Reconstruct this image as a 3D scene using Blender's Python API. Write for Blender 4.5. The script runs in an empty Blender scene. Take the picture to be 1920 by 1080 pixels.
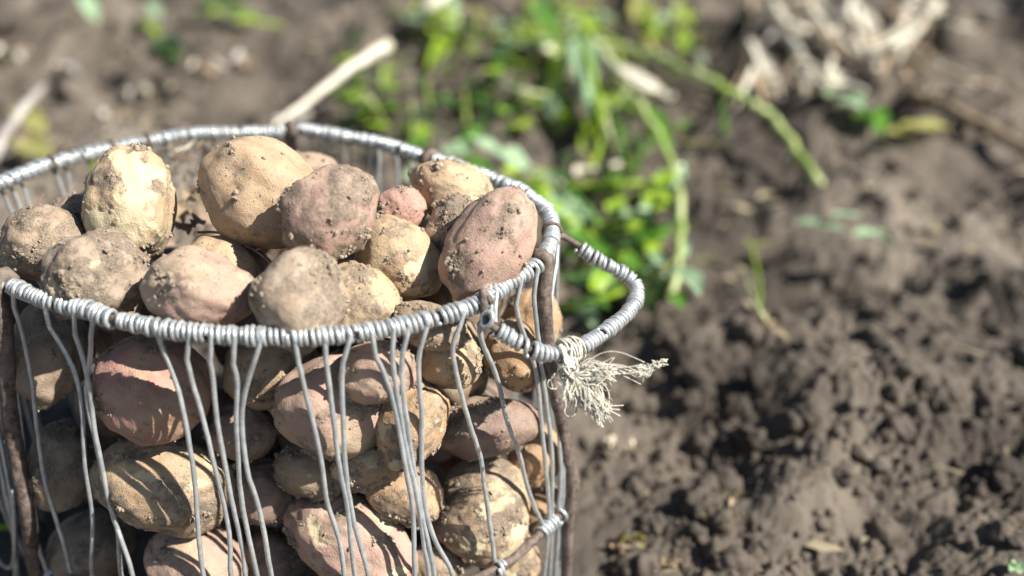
import bpy, bmesh, math, random
import numpy as np
from mathutils import Vector, Matrix, Quaternion

# ------------------------------------------------------------------ camera
PITCH = math.radians(30.0); VFOV = math.radians(32.0)
H = 0.26                      # height of the basket rim (m)
CAM = np.array([0.0, 0.0, H + 0.26])
FPX = 540 / math.tan(VFOV / 2)
scene = bpy.context.scene
COL = scene.collection
cam = bpy.data.cameras.new("camera"); camo = bpy.data.objects.new("camera", cam); COL.objects.link(camo)
camo.location = CAM; camo.rotation_euler = (math.radians(90) - PITCH, 0, 0)
cam.sensor_fit = 'HORIZONTAL'; cam.sensor_width = 36.0
cam.lens = 36.0 * FPX / 1920.0
cam.clip_start = 0.02; cam.clip_end = 500
cam.dof.use_dof = True; cam.dof.focus_distance = 0.533
APERTURE = 0.0138
cam.dof.aperture_fstop = (cam.lens / 1000.0) / APERTURE
cam.dof.aperture_blades = 0
scene.camera = camo

# ------------------------------------------------------------------ sky and sun
SUN = Vector((0.66, -0.235, 0.70)).normalized()
w = bpy.data.worlds.new("World"); scene.world = w; w.use_nodes = True
nt = w.node_tree; nt.nodes.clear()
sky = nt.nodes.new('ShaderNodeTexSky'); sky.sky_type = 'NISHITA'; sky.sun_disc = False
sky.sun_elevation = math.asin(SUN.z); sky.sun_rotation = math.atan2(SUN.x, SUN.y)
bg = nt.nodes.new('ShaderNodeBackground'); bg.inputs[1].default_value = 0.05
wo = nt.nodes.new('ShaderNodeOutputWorld')
nt.links.new(sky.outputs[0], bg.inputs[0]); nt.links.new(bg.outputs[0], wo.inputs[0])
sl = bpy.data.lights.new("sun", 'SUN'); sl.energy = 5.0; sl.angle = math.radians(0.55); sl.color = (1.0, 0.945, 0.86)
so = bpy.data.objects.new("sun", sl); COL.objects.link(so); so.location = (1, -1, 2)
so.rotation_euler = SUN.to_track_quat('Z', 'Y').to_euler()
scene.view_settings.view_transform = 'Standard'; scene.view_settings.look = 'None'
scene.view_settings.gamma = 1.0; scene.view_settings.use_curve_mapping = False
scene.view_settings.exposure = 0.84
scene.cycles.max_bounces = 6; scene.cycles.diffuse_bounces = 1; scene.cycles.use_denoising = True

# ------------------------------------------------------------------ geometry helpers
sp_, cp_ = math.sin(PITCH), math.cos(PITCH)
RI = np.array([1.0, 0, 0]); UP = np.array([0, sp_, cp_]); FW = np.array([0, cp_, -sp_])
def ray(u, v): return RI * ((u - 960) / FPX) + UP * (-(v - 540) / FPX) + FW
def at(u, v, z):
    d = ray(u, v); return CAM + d * ((z - CAM[2]) / d[2])
def atd(u, v, t): return CAM + ray(u, v) * t

def _hash(ix, iy, iz, seed):
    h = (ix.astype(np.int64) * 374761393 + iy.astype(np.int64) * 668265263 + iz.astype(np.int64) * 2147483647 + seed * 1274126177) & 0xffffffff
    h = ((h ^ (h >> 13)) * 1274126177) & 0xffffffff
    h = ((h ^ (h >> 16)) * 2246822519) & 0xffffffff
    return (h ^ (h >> 15)) & 0xffffffff
_G = np.random.default_rng(1).normal(size=(256, 3)); _G /= np.linalg.norm(_G, axis=1)[:, None]; _G = _G.astype(np.float32)
def perlin(p, seed=0):
    p = np.asarray(p, dtype=np.float64); i = np.floor(p).astype(np.int64); f = (p - i).astype(np.float32)
    u = f * f * f * (f * (f * 6 - 15) + 10)
    r = 0
    for dx in (0, 1):
        for dy in (0, 1):
            for dz in (0, 1):
                g = _G[_hash(i[:, 0] + dx, i[:, 1] + dy, i[:, 2] + dz, seed) & 255]
                dd = g[:, 0] * (f[:, 0] - dx) + g[:, 1] * (f[:, 1] - dy) + g[:, 2] * (f[:, 2] - dz)
                wx = u[:, 0] if dx else 1 - u[:, 0]; wy = u[:, 1] if dy else 1 - u[:, 1]; wz = u[:, 2] if dz else 1 - u[:, 2]
                r = r + wx * wy * wz * dd
    return r * 1.6
def fbm(p, octv=4, seed=0, gain=.5, ridge=False, bill=False):
    r = 0; a = 1; s = 0
    for k in range(octv):
        n = perlin(p * 2.03 ** k + 7.3 * k, seed + k)
        if ridge: n = 1 - 2 * np.abs(n)
        if bill: n = 2 * np.abs(n) - .6
        r = r + a * n; s += a; a *= gain
    return r / s
def worley(x, y, sc_, seed):
    """angular clods: returns a tilted, bevelled height per cell and the distance to the cell's edge"""
    X, Y = x * sc_, y * sc_; ix, iy = np.floor(X).astype(np.int64), np.floor(Y).astype(np.int64)
    d1 = np.full(X.shape, 9.0); d2 = d1.copy(); hh = np.zeros(X.shape)
    for dx in (-1, 0, 1):
        for dy in (-1, 0, 1):
            cx, cy = ix + dx, iy + dy; a = _hash(cx, cy, cx * 0 + 1, seed) / 4294967295.0; b = _hash(cx, cy, cx * 0 + 2, seed) / 4294967295.0
            r = _hash(cx, cy, cx * 0 + 3, seed) / 4294967295.0; tx = _hash(cx, cy, cx * 0 + 4, seed) / 2147483647.0 - 1; ty = _hash(cx, cy, cx * 0 + 5, seed) / 2147483647.0 - 1
            ox, oy = X - (cx + a), Y - (cy + b); d = np.sqrt(ox * ox + oy * oy); near = d < d1
            d2 = np.where(near, d1, np.minimum(d2, d)); hh = np.where(near, r + .55 * (tx * ox + ty * oy), hh); d1 = np.where(near, d, d1)
    e = d2 - d1
    return hh * sstep(0, .28, e) - .25 * (1 - sstep(0, .16, e)), e
def sstep(a, b, x):
    t = np.clip((x - a) / (b - a), 0, 1); return t * t * (3 - 2 * t)

def mesh_np(name, V, F, mats, smooth=True):
    V = np.asarray(V, dtype=np.float32); F = np.asarray(F, dtype=np.int32)
    k = F.shape[1]; me = bpy.data.meshes.new(name)
    me.vertices.add(len(V)); me.vertices.foreach_set('co', V.ravel())
    me.loops.add(F.size); me.loops.foreach_set('vertex_index', F.ravel())
    me.polygons.add(len(F)); me.polygons.foreach_set('loop_start', np.arange(len(F), dtype=np.int32) * k)
    me.polygons.foreach_set('loop_total', np.full(len(F), k, dtype=np.int32))
    me.polygons.foreach_set('use_smooth', np.full(len(F), smooth))
    me.update(calc_edges=True); me.validate()
    for m in (mats if isinstance(mats, (list, tuple)) else [mats]): me.materials.append(m)
    return me
def attr(me, name, val):
    a = me.attributes.new(name, 'FLOAT', 'POINT'); a.data.foreach_set('value', np.asarray(val, dtype=np.float32))
def link(name, me, parent=None, loc=None, label=None, cat=None, group=None, kind=None):
    o = bpy.data.objects.new(name, me); COL.objects.link(o)
    if parent is not None: o.parent = parent
    if loc is not None: o.location = loc
    if label: o['label'] = label
    if cat: o['category'] = cat
    if group: o['group'] = group
    if kind: o['kind'] = kind
    return o

def smooth_path(P, n, closed=False):
    """Catmull-Rom through P, resampled to n points evenly by length."""
    P = np.asarray(P, float)
    if closed: Q = np.vstack([P[-1], P, P[0], P[1]])
    else: Q = np.vstack([2 * P[0] - P[1], P, 2 * P[-1] - P[-2]])
    out = []
    for i in range(1, len(Q) - 2):
        t = np.linspace(0, 1, 12, endpoint=False)[:, None]
        p0, p1, p2, p3 = Q[i - 1:i + 3]
        out.append(.5 * ((2 * p1) + (-p0 + p2) * t + (2 * p0 - 5 * p1 + 4 * p2 - p3) * t ** 2 + (-p0 + 3 * p1 - 3 * p2 + p3) * t ** 3))
    out = np.vstack(out + [Q[-2][None]]) 
    L = np.r_[0, np.cumsum(np.linalg.norm(np.diff(out, axis=0), axis=1))]
    s = np.linspace(0, L[-1], n)
    return np.stack([np.interp(s, L, out[:, k]) for k in range(3)], 1)
def tube(P, r, sides=8, closed=False, cap=True, up=None):
    """verts, quads of a tube along P (n,3); r scalar or (n,)"""
    P = np.asarray(P, float); n = len(P)
    r = np.broadcast_to(np.asarray(r, float), (n,)) if np.ndim(r) < 1 or len(np.atleast_1d(r)) == 1 else np.asarray(r, float)
    T = np.gradient(P, axis=0)
    if closed: T[0] = P[1] - P[-2]; T[-1] = T[0]
    T /= np.linalg.norm(T, axis=1)[:, None] + 1e-12
    a = np.array([0, 0, 1.0]) if abs(T[0][2]) < .9 else np.array([1.0, 0, 0])
    N = np.zeros_like(P); v = a - T[0] * (a @ T[0]); N[0] = v / np.linalg.norm(v)
    for i in range(1, n):
        v = N[i - 1] - T[i] * (N[i - 1] @ T[i]); N[i] = v / (np.linalg.norm(v) + 1e-12)
    B = np.cross(T, N)
    th = np.arange(sides) * 2 * math.pi / sides
    V = (P[:, None] + r[:, None, None] * (np.cos(th)[None, :, None] * N[:, None] + np.sin(th)[None, :, None] * B[:, None])).reshape(-1, 3)
    i = np.arange(n - 1)[:, None]; j = np.arange(sides)[None]; j2 = (j + 1) % sides
    F = np.stack([i * sides + j, i * sides + j2, (i + 1) * sides + j2, (i + 1) * sides + j], -1).reshape(-1, 4)
    if cap and not closed:
        k = len(V); V = np.vstack([V, P[0] - T[0] * r[0] * .5, P[-1] + T[-1] * r[-1] * .5])
        jj = np.arange(sides); jn = (jj + 1) % sides
        F = np.vstack([F, np.stack([np.full(sides, k), jn, jj, jj], -1)[:, [0, 1, 2, 2]],
                       np.stack([np.full(sides, k + 1), (n - 1) * sides + jj, (n - 1) * sides + jn, (n - 1) * sides + jn], -1)])
    return V, F
class Bag:
    """collects verts/quads (a degenerate quad stands for a triangle)"""
    def __init__(s): s.V = []; s.F = []; s.n = 0
    def add(s, VF):
        V, F = VF; s.V.append(np.asarray(V, float)); s.F.append(np.asarray(F) + s.n); s.n += len(V); return s
    def mesh(s, name, mat, origin=(0, 0, 0), smooth=True):
        V = np.vstack(s.V) - np.asarray(origin, float); F = np.vstack(s.F)
        me = bpy.data.meshes.new(name)
        fs = [tuple(dict.fromkeys(f)) for f in F.tolist()]
        me.from_pydata(V.tolist(), [], [f for f in fs if len(f) > 2])
        me.polygons.foreach_set('use_smooth', np.full(len(me.polygons), smooth)); me.update()
        me.materials.append(mat); return me
def ico(sub):
    bm = bmesh.new(); bmesh.ops.create_icosphere(bm, subdivisions=sub, radius=1.0)
    V = np.array([v.co[:] for v in bm.verts]); F = np.array([[v.index for v in f.verts] for f in bm.faces]); bm.free(); return V, F
ICO1, ICO2, ICO3, ICO4, ICO5, ICO6 = ico(1), ico(2), ico(3), ico(4), ico(5), ico(6)

# ------------------------------------------------------------------ materials
class NB:
    def __init__(s, name):
        s.m = bpy.data.materials.new(name); s.m.use_nodes = True; s.t = s.m.node_tree; s.t.nodes.clear()
        s.out = s.n('ShaderNodeOutputMaterial')
    def n(s, ty, **kw):
        x = s.t.nodes.new(ty)
        for k, v in kw.items():
            if k.startswith('i_'):
                key = k[2:]; key = int(key) if key.isdigit() else key
                if hasattr(v, 'is_output') : s.t.links.new(v, x.inputs[key])
                else: x.inputs[key].default_value = v
            else: setattr(x, k, v)
        return x
    def l(s, a, b): s.t.links.new(a, b)
    def noise(s, co, scale, detail=3, rough=.55, w=None, dist=0):
        x = s.n('ShaderNodeTexNoise', noise_dimensions='4D' if w is not None else '3D')
        s.l(co, x.inputs['Vector']); x.inputs['Scale'].default_value = scale; x.inputs['Detail'].default_value = detail
        x.inputs['Roughness'].default_value = rough; x.inputs['Distortion'].default_value = dist
        if w is not None: s.l(w, x.inputs['W'])
        return x.outputs[0]
    def ramp(s, f, a, b, lo=0., hi=1.):
        x = s.n('ShaderNodeMapRange', interpolation_type='SMOOTHSTEP'); s.l(f, x.inputs[0])
        x.inputs[1].default_value = a; x.inputs[2].default_value = b; x.inputs[3].default_value = lo; x.inputs[4].default_value = hi
        return x.outputs[0]
    def mix(s, f, a, b, mode='MIX'):
        x = s.n('ShaderNodeMix', data_type='RGBA', blend_type=mode)
        for sock, v in ((x.inputs[0], f), (x.inputs[6], a), (x.inputs[7], b)):
            if hasattr(v, 'is_output'): s.l(v, sock)
            elif isinstance(v, (tuple, list)): sock.default_value = (*v[:3], 1)
            else: sock.default_value = v
        return x.outputs[2]
    def math(s, op, a, b=0., c=0.):
        x = s.n('ShaderNodeMath', operation=op)
        for k, v in enumerate((a, b, c)):
            if hasattr(v, 'is_output'): s.l(v, x.inputs[k])
            else: x.inputs[k].default_value = v
        return x.outputs[0]
    def bump(s, h, strength, dist, nrm=None):
        x = s.n('ShaderNodeBump'); s.l(h, x.inputs['Height']); x.inputs['Strength'].default_value = strength; x.inputs['Distance'].default_value = dist
        if nrm is not None: s.l(nrm, x.inputs['Normal'])
        return x.outputs[0]
    def bsdf(s, color, rough=.8, metal=0., nrm=None, spec=.5):
        x = s.n('ShaderNodeBsdfPrincipled')
        for sock, v in ((x.inputs['Base Color'], color), (x.inputs['Roughness'], rough), (x.inputs['Metallic'], metal), (x.inputs['Specular IOR Level'], spec)):
            if hasattr(v, 'is_output'): s.l(v, sock)
            elif isinstance(v, (tuple, list)): sock.default_value = (*v[:3], 1)
            else: sock.default_value = v
        if nrm is not None: s.l(nrm, x.inputs['Normal'])
        return x
    def done(s, sh): s.l(sh.outputs[0], s.out.inputs[0]); return s.m

def mat_soil(name='soil', patches=True, dark=(.026, .022, .019), light=(.185, .156, .127)):
    b = NB(name); co = b.n('ShaderNodeTexCoord').outputs['Object']
    f1 = b.ramp(b.noise(co, 9, 5, .6), .32, .68); f2 = b.ramp(b.noise(co, 70, 5, .65), .3, .7)
    f3 = b.noise(co, 420, 3, .7)
    c = b.mix(f1, tuple(.55 * x + .45 * y for x, y in zip(dark, light)), light)
    c = b.mix(b.math('MULTIPLY', f2, .45), c, tuple(.6 * x + .4 * y for x, y in zip(dark, light)))
    c = b.mix(b.ramp(f3, .55, .75, 0, .55), c, dark)
    if patches:
        c = b.mix(b.ramp(b.noise(co, 3.1, 4, .6, None, .6), .46, .66, 0, .75), c, (.235, .202, .166))
        c = b.mix(b.ramp(b.noise(co, 2.2, 5, .65), .58, .40, 0, .62), c, (.034, .030, .027))
    n1 = b.bump(f3, .55, .0022); n2 = b.bump(b.noise(co, 1100, 2, .6), .4, .0007, n1)
    return b.done(b.bsdf(c, .95, 0, n2, .15))
def mat_potato(name, skin, blush, blush_amt, dirt=(.25, .20, .15), dirtiness=.5, flaky=0.0):
    b = NB(name); co = b.n('ShaderNodeTexCoord').outputs['Object']; rnd = b.n('ShaderNodeObjectInfo').outputs['Random']
    wv = b.math('MULTIPLY', rnd, 40.0)
    dm = b.n('ShaderNodeAttribute', attribute_name='dirt').outputs['Fac']
    pe = b.n('ShaderNodeAttribute', attribute_name='peel').outputs['Fac']
    ey = b.n('ShaderNodeAttribute', attribute_name='eye').outputs['Fac']
    big = b.noise(co, 26, 3, .5, wv); mid = b.noise(co, 90, 5, .65, wv); fin = b.noise(co, 520, 4, .72, wv); gr = b.noise(co, 1250, 2, .6, wv)
    c = b.mix(b.ramp(big, .5 - blush_amt * .5 + .02, .78 - blush_amt * .5, 0, 1), skin, blush)
    c = b.mix(b.ramp(mid, .42, .7, 0, .45), c, tuple(min(1, x * 1.25) for x in skin))
    # rusty scurf, small dark lenticels
    c = b.mix(b.ramp(b.noise(co, 60, 5, .7, b.math('ADD', wv, 9)), .53, .66, 0, .62), c, (.33, .19, .10))
    vo = b.n('ShaderNodeTexVoronoi', feature='F1'); b.l(co, vo.inputs['Vector']); vo.inputs['Scale'].default_value = 190
    c = b.mix(b.ramp(vo.outputs['Distance'], .13, .22, .5, 0), c, (.22, .13, .075))
    # peeled flesh
    c = b.mix(pe, c, (.74, .64, .40))
    # thin dust film, then grainy dust, specks and thick soil
    c = b.mix(b.ramp(mid, .32, .66, .22, .44 + .28 * dirtiness), c, (.40, .325, .245))
    grainy = b.math('ADD', b.math('MULTIPLY', fin, .55), b.math('MULTIPLY', gr, .45))
    dens = b.math('MULTIPLY', b.math('ADD', .45, b.math('MULTIPLY', b.math('FRACT', b.math('MULTIPLY', rnd, 7.3)), .95)), b.math('ADD', b.math('MULTIPLY', dm, .30), b.math('MULTIPLY', b.ramp(b.noise(co, 45, 4, .65, b.math('ADD', wv, 3)), .35, .65), .14 + .10 * dirtiness)))
    sp = b.ramp(b.math('ADD', grainy, dens), .60, .72, 0, .85)
    spc = b.mix(b.ramp(gr, .40, .62), tuple(x * .5 for x in dirt), tuple(x * 1.2 for x in dirt))
    c = b.mix(b.math('MULTIPLY', sp, b.math('SUBTRACT', 1.0, b.math('MULTIPLY', pe, .8))), c, spc)
    thick = b.ramp(b.math('ADD', dm, b.math('MULTIPLY', b.math('SUBTRACT', grainy, .5), 3.4)), .70, 1.2, 0, .9)
    dc = b.mix(b.ramp(grainy, .42, .60), tuple(x * .5 for x in dirt), tuple(x * 1.3 for x in dirt))
    c = b.mix(thick, c, dc)
    c = b.mix(b.math('MULTIPLY', ey, .35), c, (.12, .075, .05))
    n1 = b.bump(grainy, .6, .0013); n2 = b.bump(gr, .4, .0005, n1)
    rg = b.math('ADD', b.math('MULTIPLY', thick, .3), .62)
    x = b.bsdf(c, rg, 0, n2, .3)
    return b.done(x)
def mat_wire():  # galvanising with dull, soil-stained stretches
    b = NB('galvanised_wire'); co = b.n('ShaderNodeTexCoord').outputs['Object']
    f = b.noise(co, 160, 4, .65); g = b.noise(co, 900, 3, .6); h = b.noise(co, 28, 3, .6)
    c = b.mix(b.ramp(f, .35, .65), (.46, .50, .52), (.64, .67, .68))
    grime = b.math('MULTIPLY', b.ramp(g, .53, .64), b.ramp(h, .44, .66, .06, .85))
    c = b.mix(grime, c, (.20, .165, .135))
    m = b.math('SUBTRACT', .55, b.math('MULTIPLY', grime, .6))
    r = b.math('ADD', .37, b.math('MULTIPLY', grime, .4))
    return b.done(b.bsdf(c, r, m, b.bump(g, .35, .0003)))
def mat_rod():
    b = NB('rusty_rod'); co = b.n('ShaderNodeTexCoord').outputs['Object']
    f = b.noise(co, 220, 5, .7); g = b.noise(co, 40, 4, .6)
    c = b.mix(b.ramp(f, .35, .68), (.075, .055, .045), (.22, .17, .14))
    c = b.mix(b.ramp(g, .5, .7, 0, .6), c, (.28, .23, .20))
    return b.done(b.bsdf(c, .75, 0.15, b.bump(f, .9, .0011)))
def mat_leaf(name, c1, c2, trans=.35, rough=.42):
    b = NB(name); co = b.n('ShaderNodeTexCoord').outputs['Object']
    f = b.noise(co, 60, 4, .6); c = b.mix(b.ramp(f, .35, .65), c1, c2)
    nn = b.bump(b.noise(co, 150, 3), .4, .001)
    p = b.bsdf(c, rough, 0, nn, .5); t = b.n('ShaderNodeBsdfTranslucent'); 
    tc = b.mix(.5, c, tuple(min(1, x * 1.8) for x in c2)); b.l(tc, t.inputs[0])
    m = b.n('ShaderNodeMixShader'); m.inputs[0].default_value = trans; b.l(p.outputs[0], m.inputs[1]); b.l(t.outputs[0], m.inputs[2])
    return b.done(m)
def mat_plain(name, c1, c2, scale=120, rough=.7, bump=.4):
    b = NB(name); co = b.n('ShaderNodeTexCoord').outputs['Object']
    f = b.noise(co, scale, 4, .65)
    return b.done(b.bsdf(b.mix(b.ramp(f, .33, .67), c1, c2), rough, 0, b.bump(f, bump, .0006), .35))
# ------------------------------------------------------------------ ground
def gheight(x, y):
    p = np.stack([x, y, np.zeros_like(x)], 1)
    wp = p + .035 * np.stack([perlin(p * 9, 50), perlin(p * 9, 51), np.zeros_like(x)], 1)
    h = .060 * fbm(p * 2.6, 2, 11)
    h += .052 * fbm(wp * 6.5, 3, 12, .45)
    rough = .30 + 1.05 * sstep(-.22, .25, fbm(p * 5.5, 3, 18, .6))        # powdery patches between cloddy ones
    for k_, (f_, a_) in enumerate(((12, .012), (31, .0080), (75, .0042), (160, .0022))):
        w2 = p + (.30 / f_) * np.stack([perlin(p * f_ * .8, 60 + k_), perlin(p * f_ * .8, 70 + k_), np.zeros_like(x)], 1) + (.10 / f_) * np.stack([perlin(p * f_ * 3, 80 + k_), perlin(p * f_ * 3, 90 + k_), np.zeros_like(x)], 1)
        h += .75 * a_ * rough * (worley(w2[:, 0], w2[:, 1], f_, 20 + k_)[0] - .3)
    h += .015 * (.5 + .5 * rough) * fbm(wp * 24, 4, 14, .6)
    h += .0055 * (.35 + .65 * rough) * fbm(p * 120, 3, 15, .62)
    h += .0016 * perlin(p * 420, 16)
    h += .050 * sstep(1.0, 1.5, y) * fbm(wp * 9, 3, 19, .5)
    d = np.hypot(x - BC[0], y - BC[1])
    near = sstep(.17, .34, d)
    h = h * (.25 + .75 * near) + .012
    # gentle bank to the right of the basket and a hollow behind it, as in a dug row
    h += .035 * np.exp(-((x - .33) ** 2 / .03 + (y - .62) ** 2 / .05))
    h -= .045 * np.exp(-((x - .20) ** 2 / .04 + (y - .92) ** 2 / .007))
    h += .05 * np.exp(-((x + .45) ** 2 / .08 + (y - 1.15) ** 2 / .04))
    return h
_gx = np.arange(-1.9, 1.9, .007); _gy = np.arange(.1, 3.3, .007); GRID = None
def gh_at(x, y):
    """quick look-up of the ground height"""
    global GRID
    if GRID is None:
        X, Y = np.meshgrid(_gx, _gy); GRID = gheight(X.ravel(), Y.ravel()).reshape(X.shape)
    fx = min(max((x - _gx[0]) / .007, 0), len(_gx) - 2); fy = min(max((y - _gy[0]) / .007, 0), len(_gy) - 2); i, j = int(fx), int(fy); a, b = fx - i, fy - j
    return float((GRID[j, i] * (1 - a) + GRID[j, i + 1] * a) * (1 - b) + (GRID[j + 1, i] * (1 - a) + GRID[j + 1, i + 1] * a) * b)
# basket rim traced as a closed outline lying in the plane z = H
rim_px = [(21,536),(59,554),(92,566),(124,575),(166,584),(207,601),(252,610),(296,618),(350,625),(415,630),(489,631),(578,630),(622,627),(667,622),(711,615),(756,607),(800,596),(844,584),(886,570),(921,550),(956,526),(988,508),(1005,497),(1026,469),(1035,441),(1030,407),(1010,387),(987,370),(967,357),(947,350),(880,322),(790,293),(747,277),(700,263),(643,253),(583,243),(557,240),(520,247),(467,248),(417,250),(363,252),(317,260),(267,270),(217,280),(167,290),(127,300),(80,313),(43,327),(0,343),(-40,365),(-72,400),(-75,440),(-55,485),(-15,520)]
RIM = np.array([at(u, v, H) for u, v in rim_px])
BC = np.array([(RIM[:, 0].min() + RIM[:, 0].max()) / 2, (RIM[:, 1].min() + RIM[:, 1].max()) / 2])
_ang = np.arctan2(RIM[:, 1] - BC[1], RIM[:, 0] - BC[0]); _rad = np.hypot(RIM[:, 0] - BC[0], RIM[:, 1] - BC[1]); _o = np.argsort(_ang)
def rr(th): return np.interp(th, _ang[_o], _rad[_o], period=2 * math.pi)
def sc(dz): return np.interp(dz, [-1, 0, .05, .1, .15, .2, .26], [1, 1, 1.035, 1.08, 1.13, 1.13, 1.08])
def bulge(th, dz): return 1 + (sc(dz) - 1) * (1 - .93 * sstep(-.38, .12, np.sin(th)))
def slack(P):
    P = np.atleast_2d(P); qx = P[:, 0] - BC[0]; qy = P[:, 1] - BC[1]
    th = np.arctan2(qy, qx); return rr(th) * bulge(th, H - P[:, 2]) - np.hypot(qx, qy)
_ts = np.arange(.40, .80, .0008)
def hit(u, v):
    P = CAM + ray(u, v) * _ts[:, None]; s = slack(P) + .0022; s[P[:, 2] > H] = -1
    k = np.argmax(s > 0) if (s > 0).any() else np.argmax(s)
    return P[k]
def surf(th, z, off=.002):
    r = rr(th) * bulge(th, H - z) + off
    return np.array([BC[0] + r * math.cos(th), BC[1] + r * math.sin(th), z])

def build_ground():
    ys = [.30]
    while ys[-1] < 3.0: ys.append(ys[-1] + .0025 * (ys[-1] + .1) / .8)
    yin = np.array(ys); yo = 3.0 + np.geomspace(.02, 80, 26); yb = .30 - np.geomspace(.02, 20, 20)[::-1]
    Y = np.r_[yb, yin, yo]
    si = np.linspace(-.72, .66, 580); so_ = np.geomspace(.004, 60, 30)
    S = np.r_[-.72 - so_[::-1], si, .66 + so_]
    W = np.maximum(Y + .12, .42)
    X = W[:, None] * S[None]; YY = np.broadcast_to(Y[:, None], X.shape)
    x = X.ravel(); y = YY.ravel(); z = gheight(x, y)
    far = sstep(4, 12, np.hypot(x, y)); z = z * (1 - far)
    a, bq = X.shape; i = np.arange(a - 1)[:, None]; j = np.arange(bq - 1)[None]
    F = np.stack([i * bq + j, i * bq + j + 1, (i + 1) * bq + j + 1, (i + 1) * bq + j], -1).reshape(-1, 4)
    link('ground', mesh_np('ground', np.stack([x, y, z], 1), F, M['soil']), kind='structure', label='dug brown garden soil, crumbly and uneven')
def clod_shape(V, seed, rough=.25):
    n = fbm(V * 1.3 + seed, 3, seed % 97); n2 = fbm(V * 4.5 + seed, 2, seed % 89, bill=True)
    return V * (1 + rough * 1.5 * n + rough * .45 * n2)[:, None]
def scatter_clods(rng):
    base = [clod_shape(ICO3[0], 100 + k, .45) for k in range(14)]; base2 = [clod_shape(ICO2[0], 300 + k, .45) for k in range(10)]
    Vs, Fs, n = [], [], 0
    QM = [np.array(Quaternion(q_ / np.linalg.norm(q_)).to_matrix()) for q_ in rng.normal(size=(64, 4))]
    N = 10500
    yy = .32 + (rng.random(N) ** 1.5) * 1.9; xx = (yy + .12) * rng.uniform(-.6, .62, N)
    rad = np.clip(.0019 * np.exp(rng.exponential(.50, N)), .0016, .011)
    z = gheight(xx, yy); rough = sstep(-.22, .25, fbm(np.stack([xx, yy, xx * 0], 1) * 5.5, 3, 18, .6)); dice = rng.random(N)
    for k in range(N):
        if dice[k] > .25 + .9 * rough[k]: continue
        if math.hypot(xx[k] - BC[0], yy[k] - BC[1]) < .222 + rad[k]: continue
        big = rad[k] > .0055
        B, F = (base[k % 14], ICO3[1]) if big else (base2[k % 10], ICO2[1]) if rad[k] > .0032 else (base2[k % 10][:len(ICO1[0])] * 1.0, ICO1[1])
        if rad[k] <= .0032: B = clod1[k % 8]
        Rm = QM[k % 64]
        Vs.append((B * rad[k] * rng.uniform(.7, 1.2, 3)) @ Rm.T + [xx[k], yy[k], z[k] + rad[k] * .3]); Fs.append(F + n); n += len(B)
    bigs = []
    for k in range(9):
        D = clod_shape(ICO4[0], 700 + k, .42); D *= (1 + .22 * fbm(D * 3 + k, 3, 44, .65, ridge=True) + .09 * fbm(D * 11, 2, 45))[:, None]; bigs.append(D)
    for k in range(110):
        y_ = .42 + rng.random() ** 1.2 * 1.7; x_ = (y_ + .12) * rng.uniform(-.6, .62); r_ = rng.uniform(.007, .016) * (1 if y_ < 1 else 1.6)
        if math.hypot(x_ - BC[0], y_ - BC[1]) < .235 + r_: continue
        Vs.append((bigs[k % 9] * r_ * rng.uniform(.6, 1.3, 3)) @ QM[rng.integers(64)].T + [x_, y_, float(gheight(np.array([x_]), np.array([y_]))[0]) - r_ * .15]); Fs.append(ICO4[1] + n); n += len(ICO4[0])
    me = mesh_np('soil_crumbs', np.vstack(Vs), np.vstack(Fs), M['soil'])
    link('soil_crumbs', me, label='loose crumbs and small clods strewn over the dug soil', cat='soil', kind='stuff')

# ------------------------------------------------------------------ basket
RW = .00138        # radius of the galvanised wire
RR_ = .0023        # radius of the rim rod
def turns(bag, C, T, NN, s0, s1, arc, rc, rng, rw=RW, per=14):
    """a tight helix of wire around the rod, between arc lengths s0 and s1"""
    nt_ = max(1, int(round((s1 - s0) / (rw * 2.04)))); k = nt_ * per + 1
    ph = np.linspace(0, 2 * math.pi * nt_, k) + rng.uniform(0, 6)
    jit = np.repeat(rng.normal(0, rw * .26, nt_ + 1), per)[:k]; jit = np.convolve(np.pad(jit, 3, 'edge'), np.ones(7) / 7, 'valid')
    s = np.linspace(s0, s1, k) + jit
    rj = rc + np.convolve(np.pad(np.repeat(rng.normal(0, rw * .24, nt_ + 1), per)[:k], 3, 'edge'), np.ones(7) / 7, 'valid')
    c = np.stack([np.interp(s, arc, C[:, i]) for i in range(3)], 1); t = np.stack([np.interp(s, arc, T[:, i]) for i in range(3)], 1)
    nn = np.stack([np.interp(s, arc, NN[:, i]) for i in range(3)], 1); b_ = np.cross(t, nn)
    P = c + rj[:, None] * (np.cos(ph)[:, None] * nn + np.sin(ph)[:, None] * b_)
    bag.add(tube(P, rw * .94, 6))
def frames(C, closed=False):
    T = np.gradient(C, axis=0)
    if closed: T[0] = C[1] - C[-2]; T[-1] = T[0]
    T /= np.linalg.norm(T, axis=1)[:, None]
    N = np.cross(T, [0, 0, 1.0]); N /= np.linalg.norm(N, axis=1)[:, None]
    arc = np.r_[0, np.cumsum(np.linalg.norm(np.diff(C, axis=0), axis=1))]
    return T, N, arc

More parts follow.
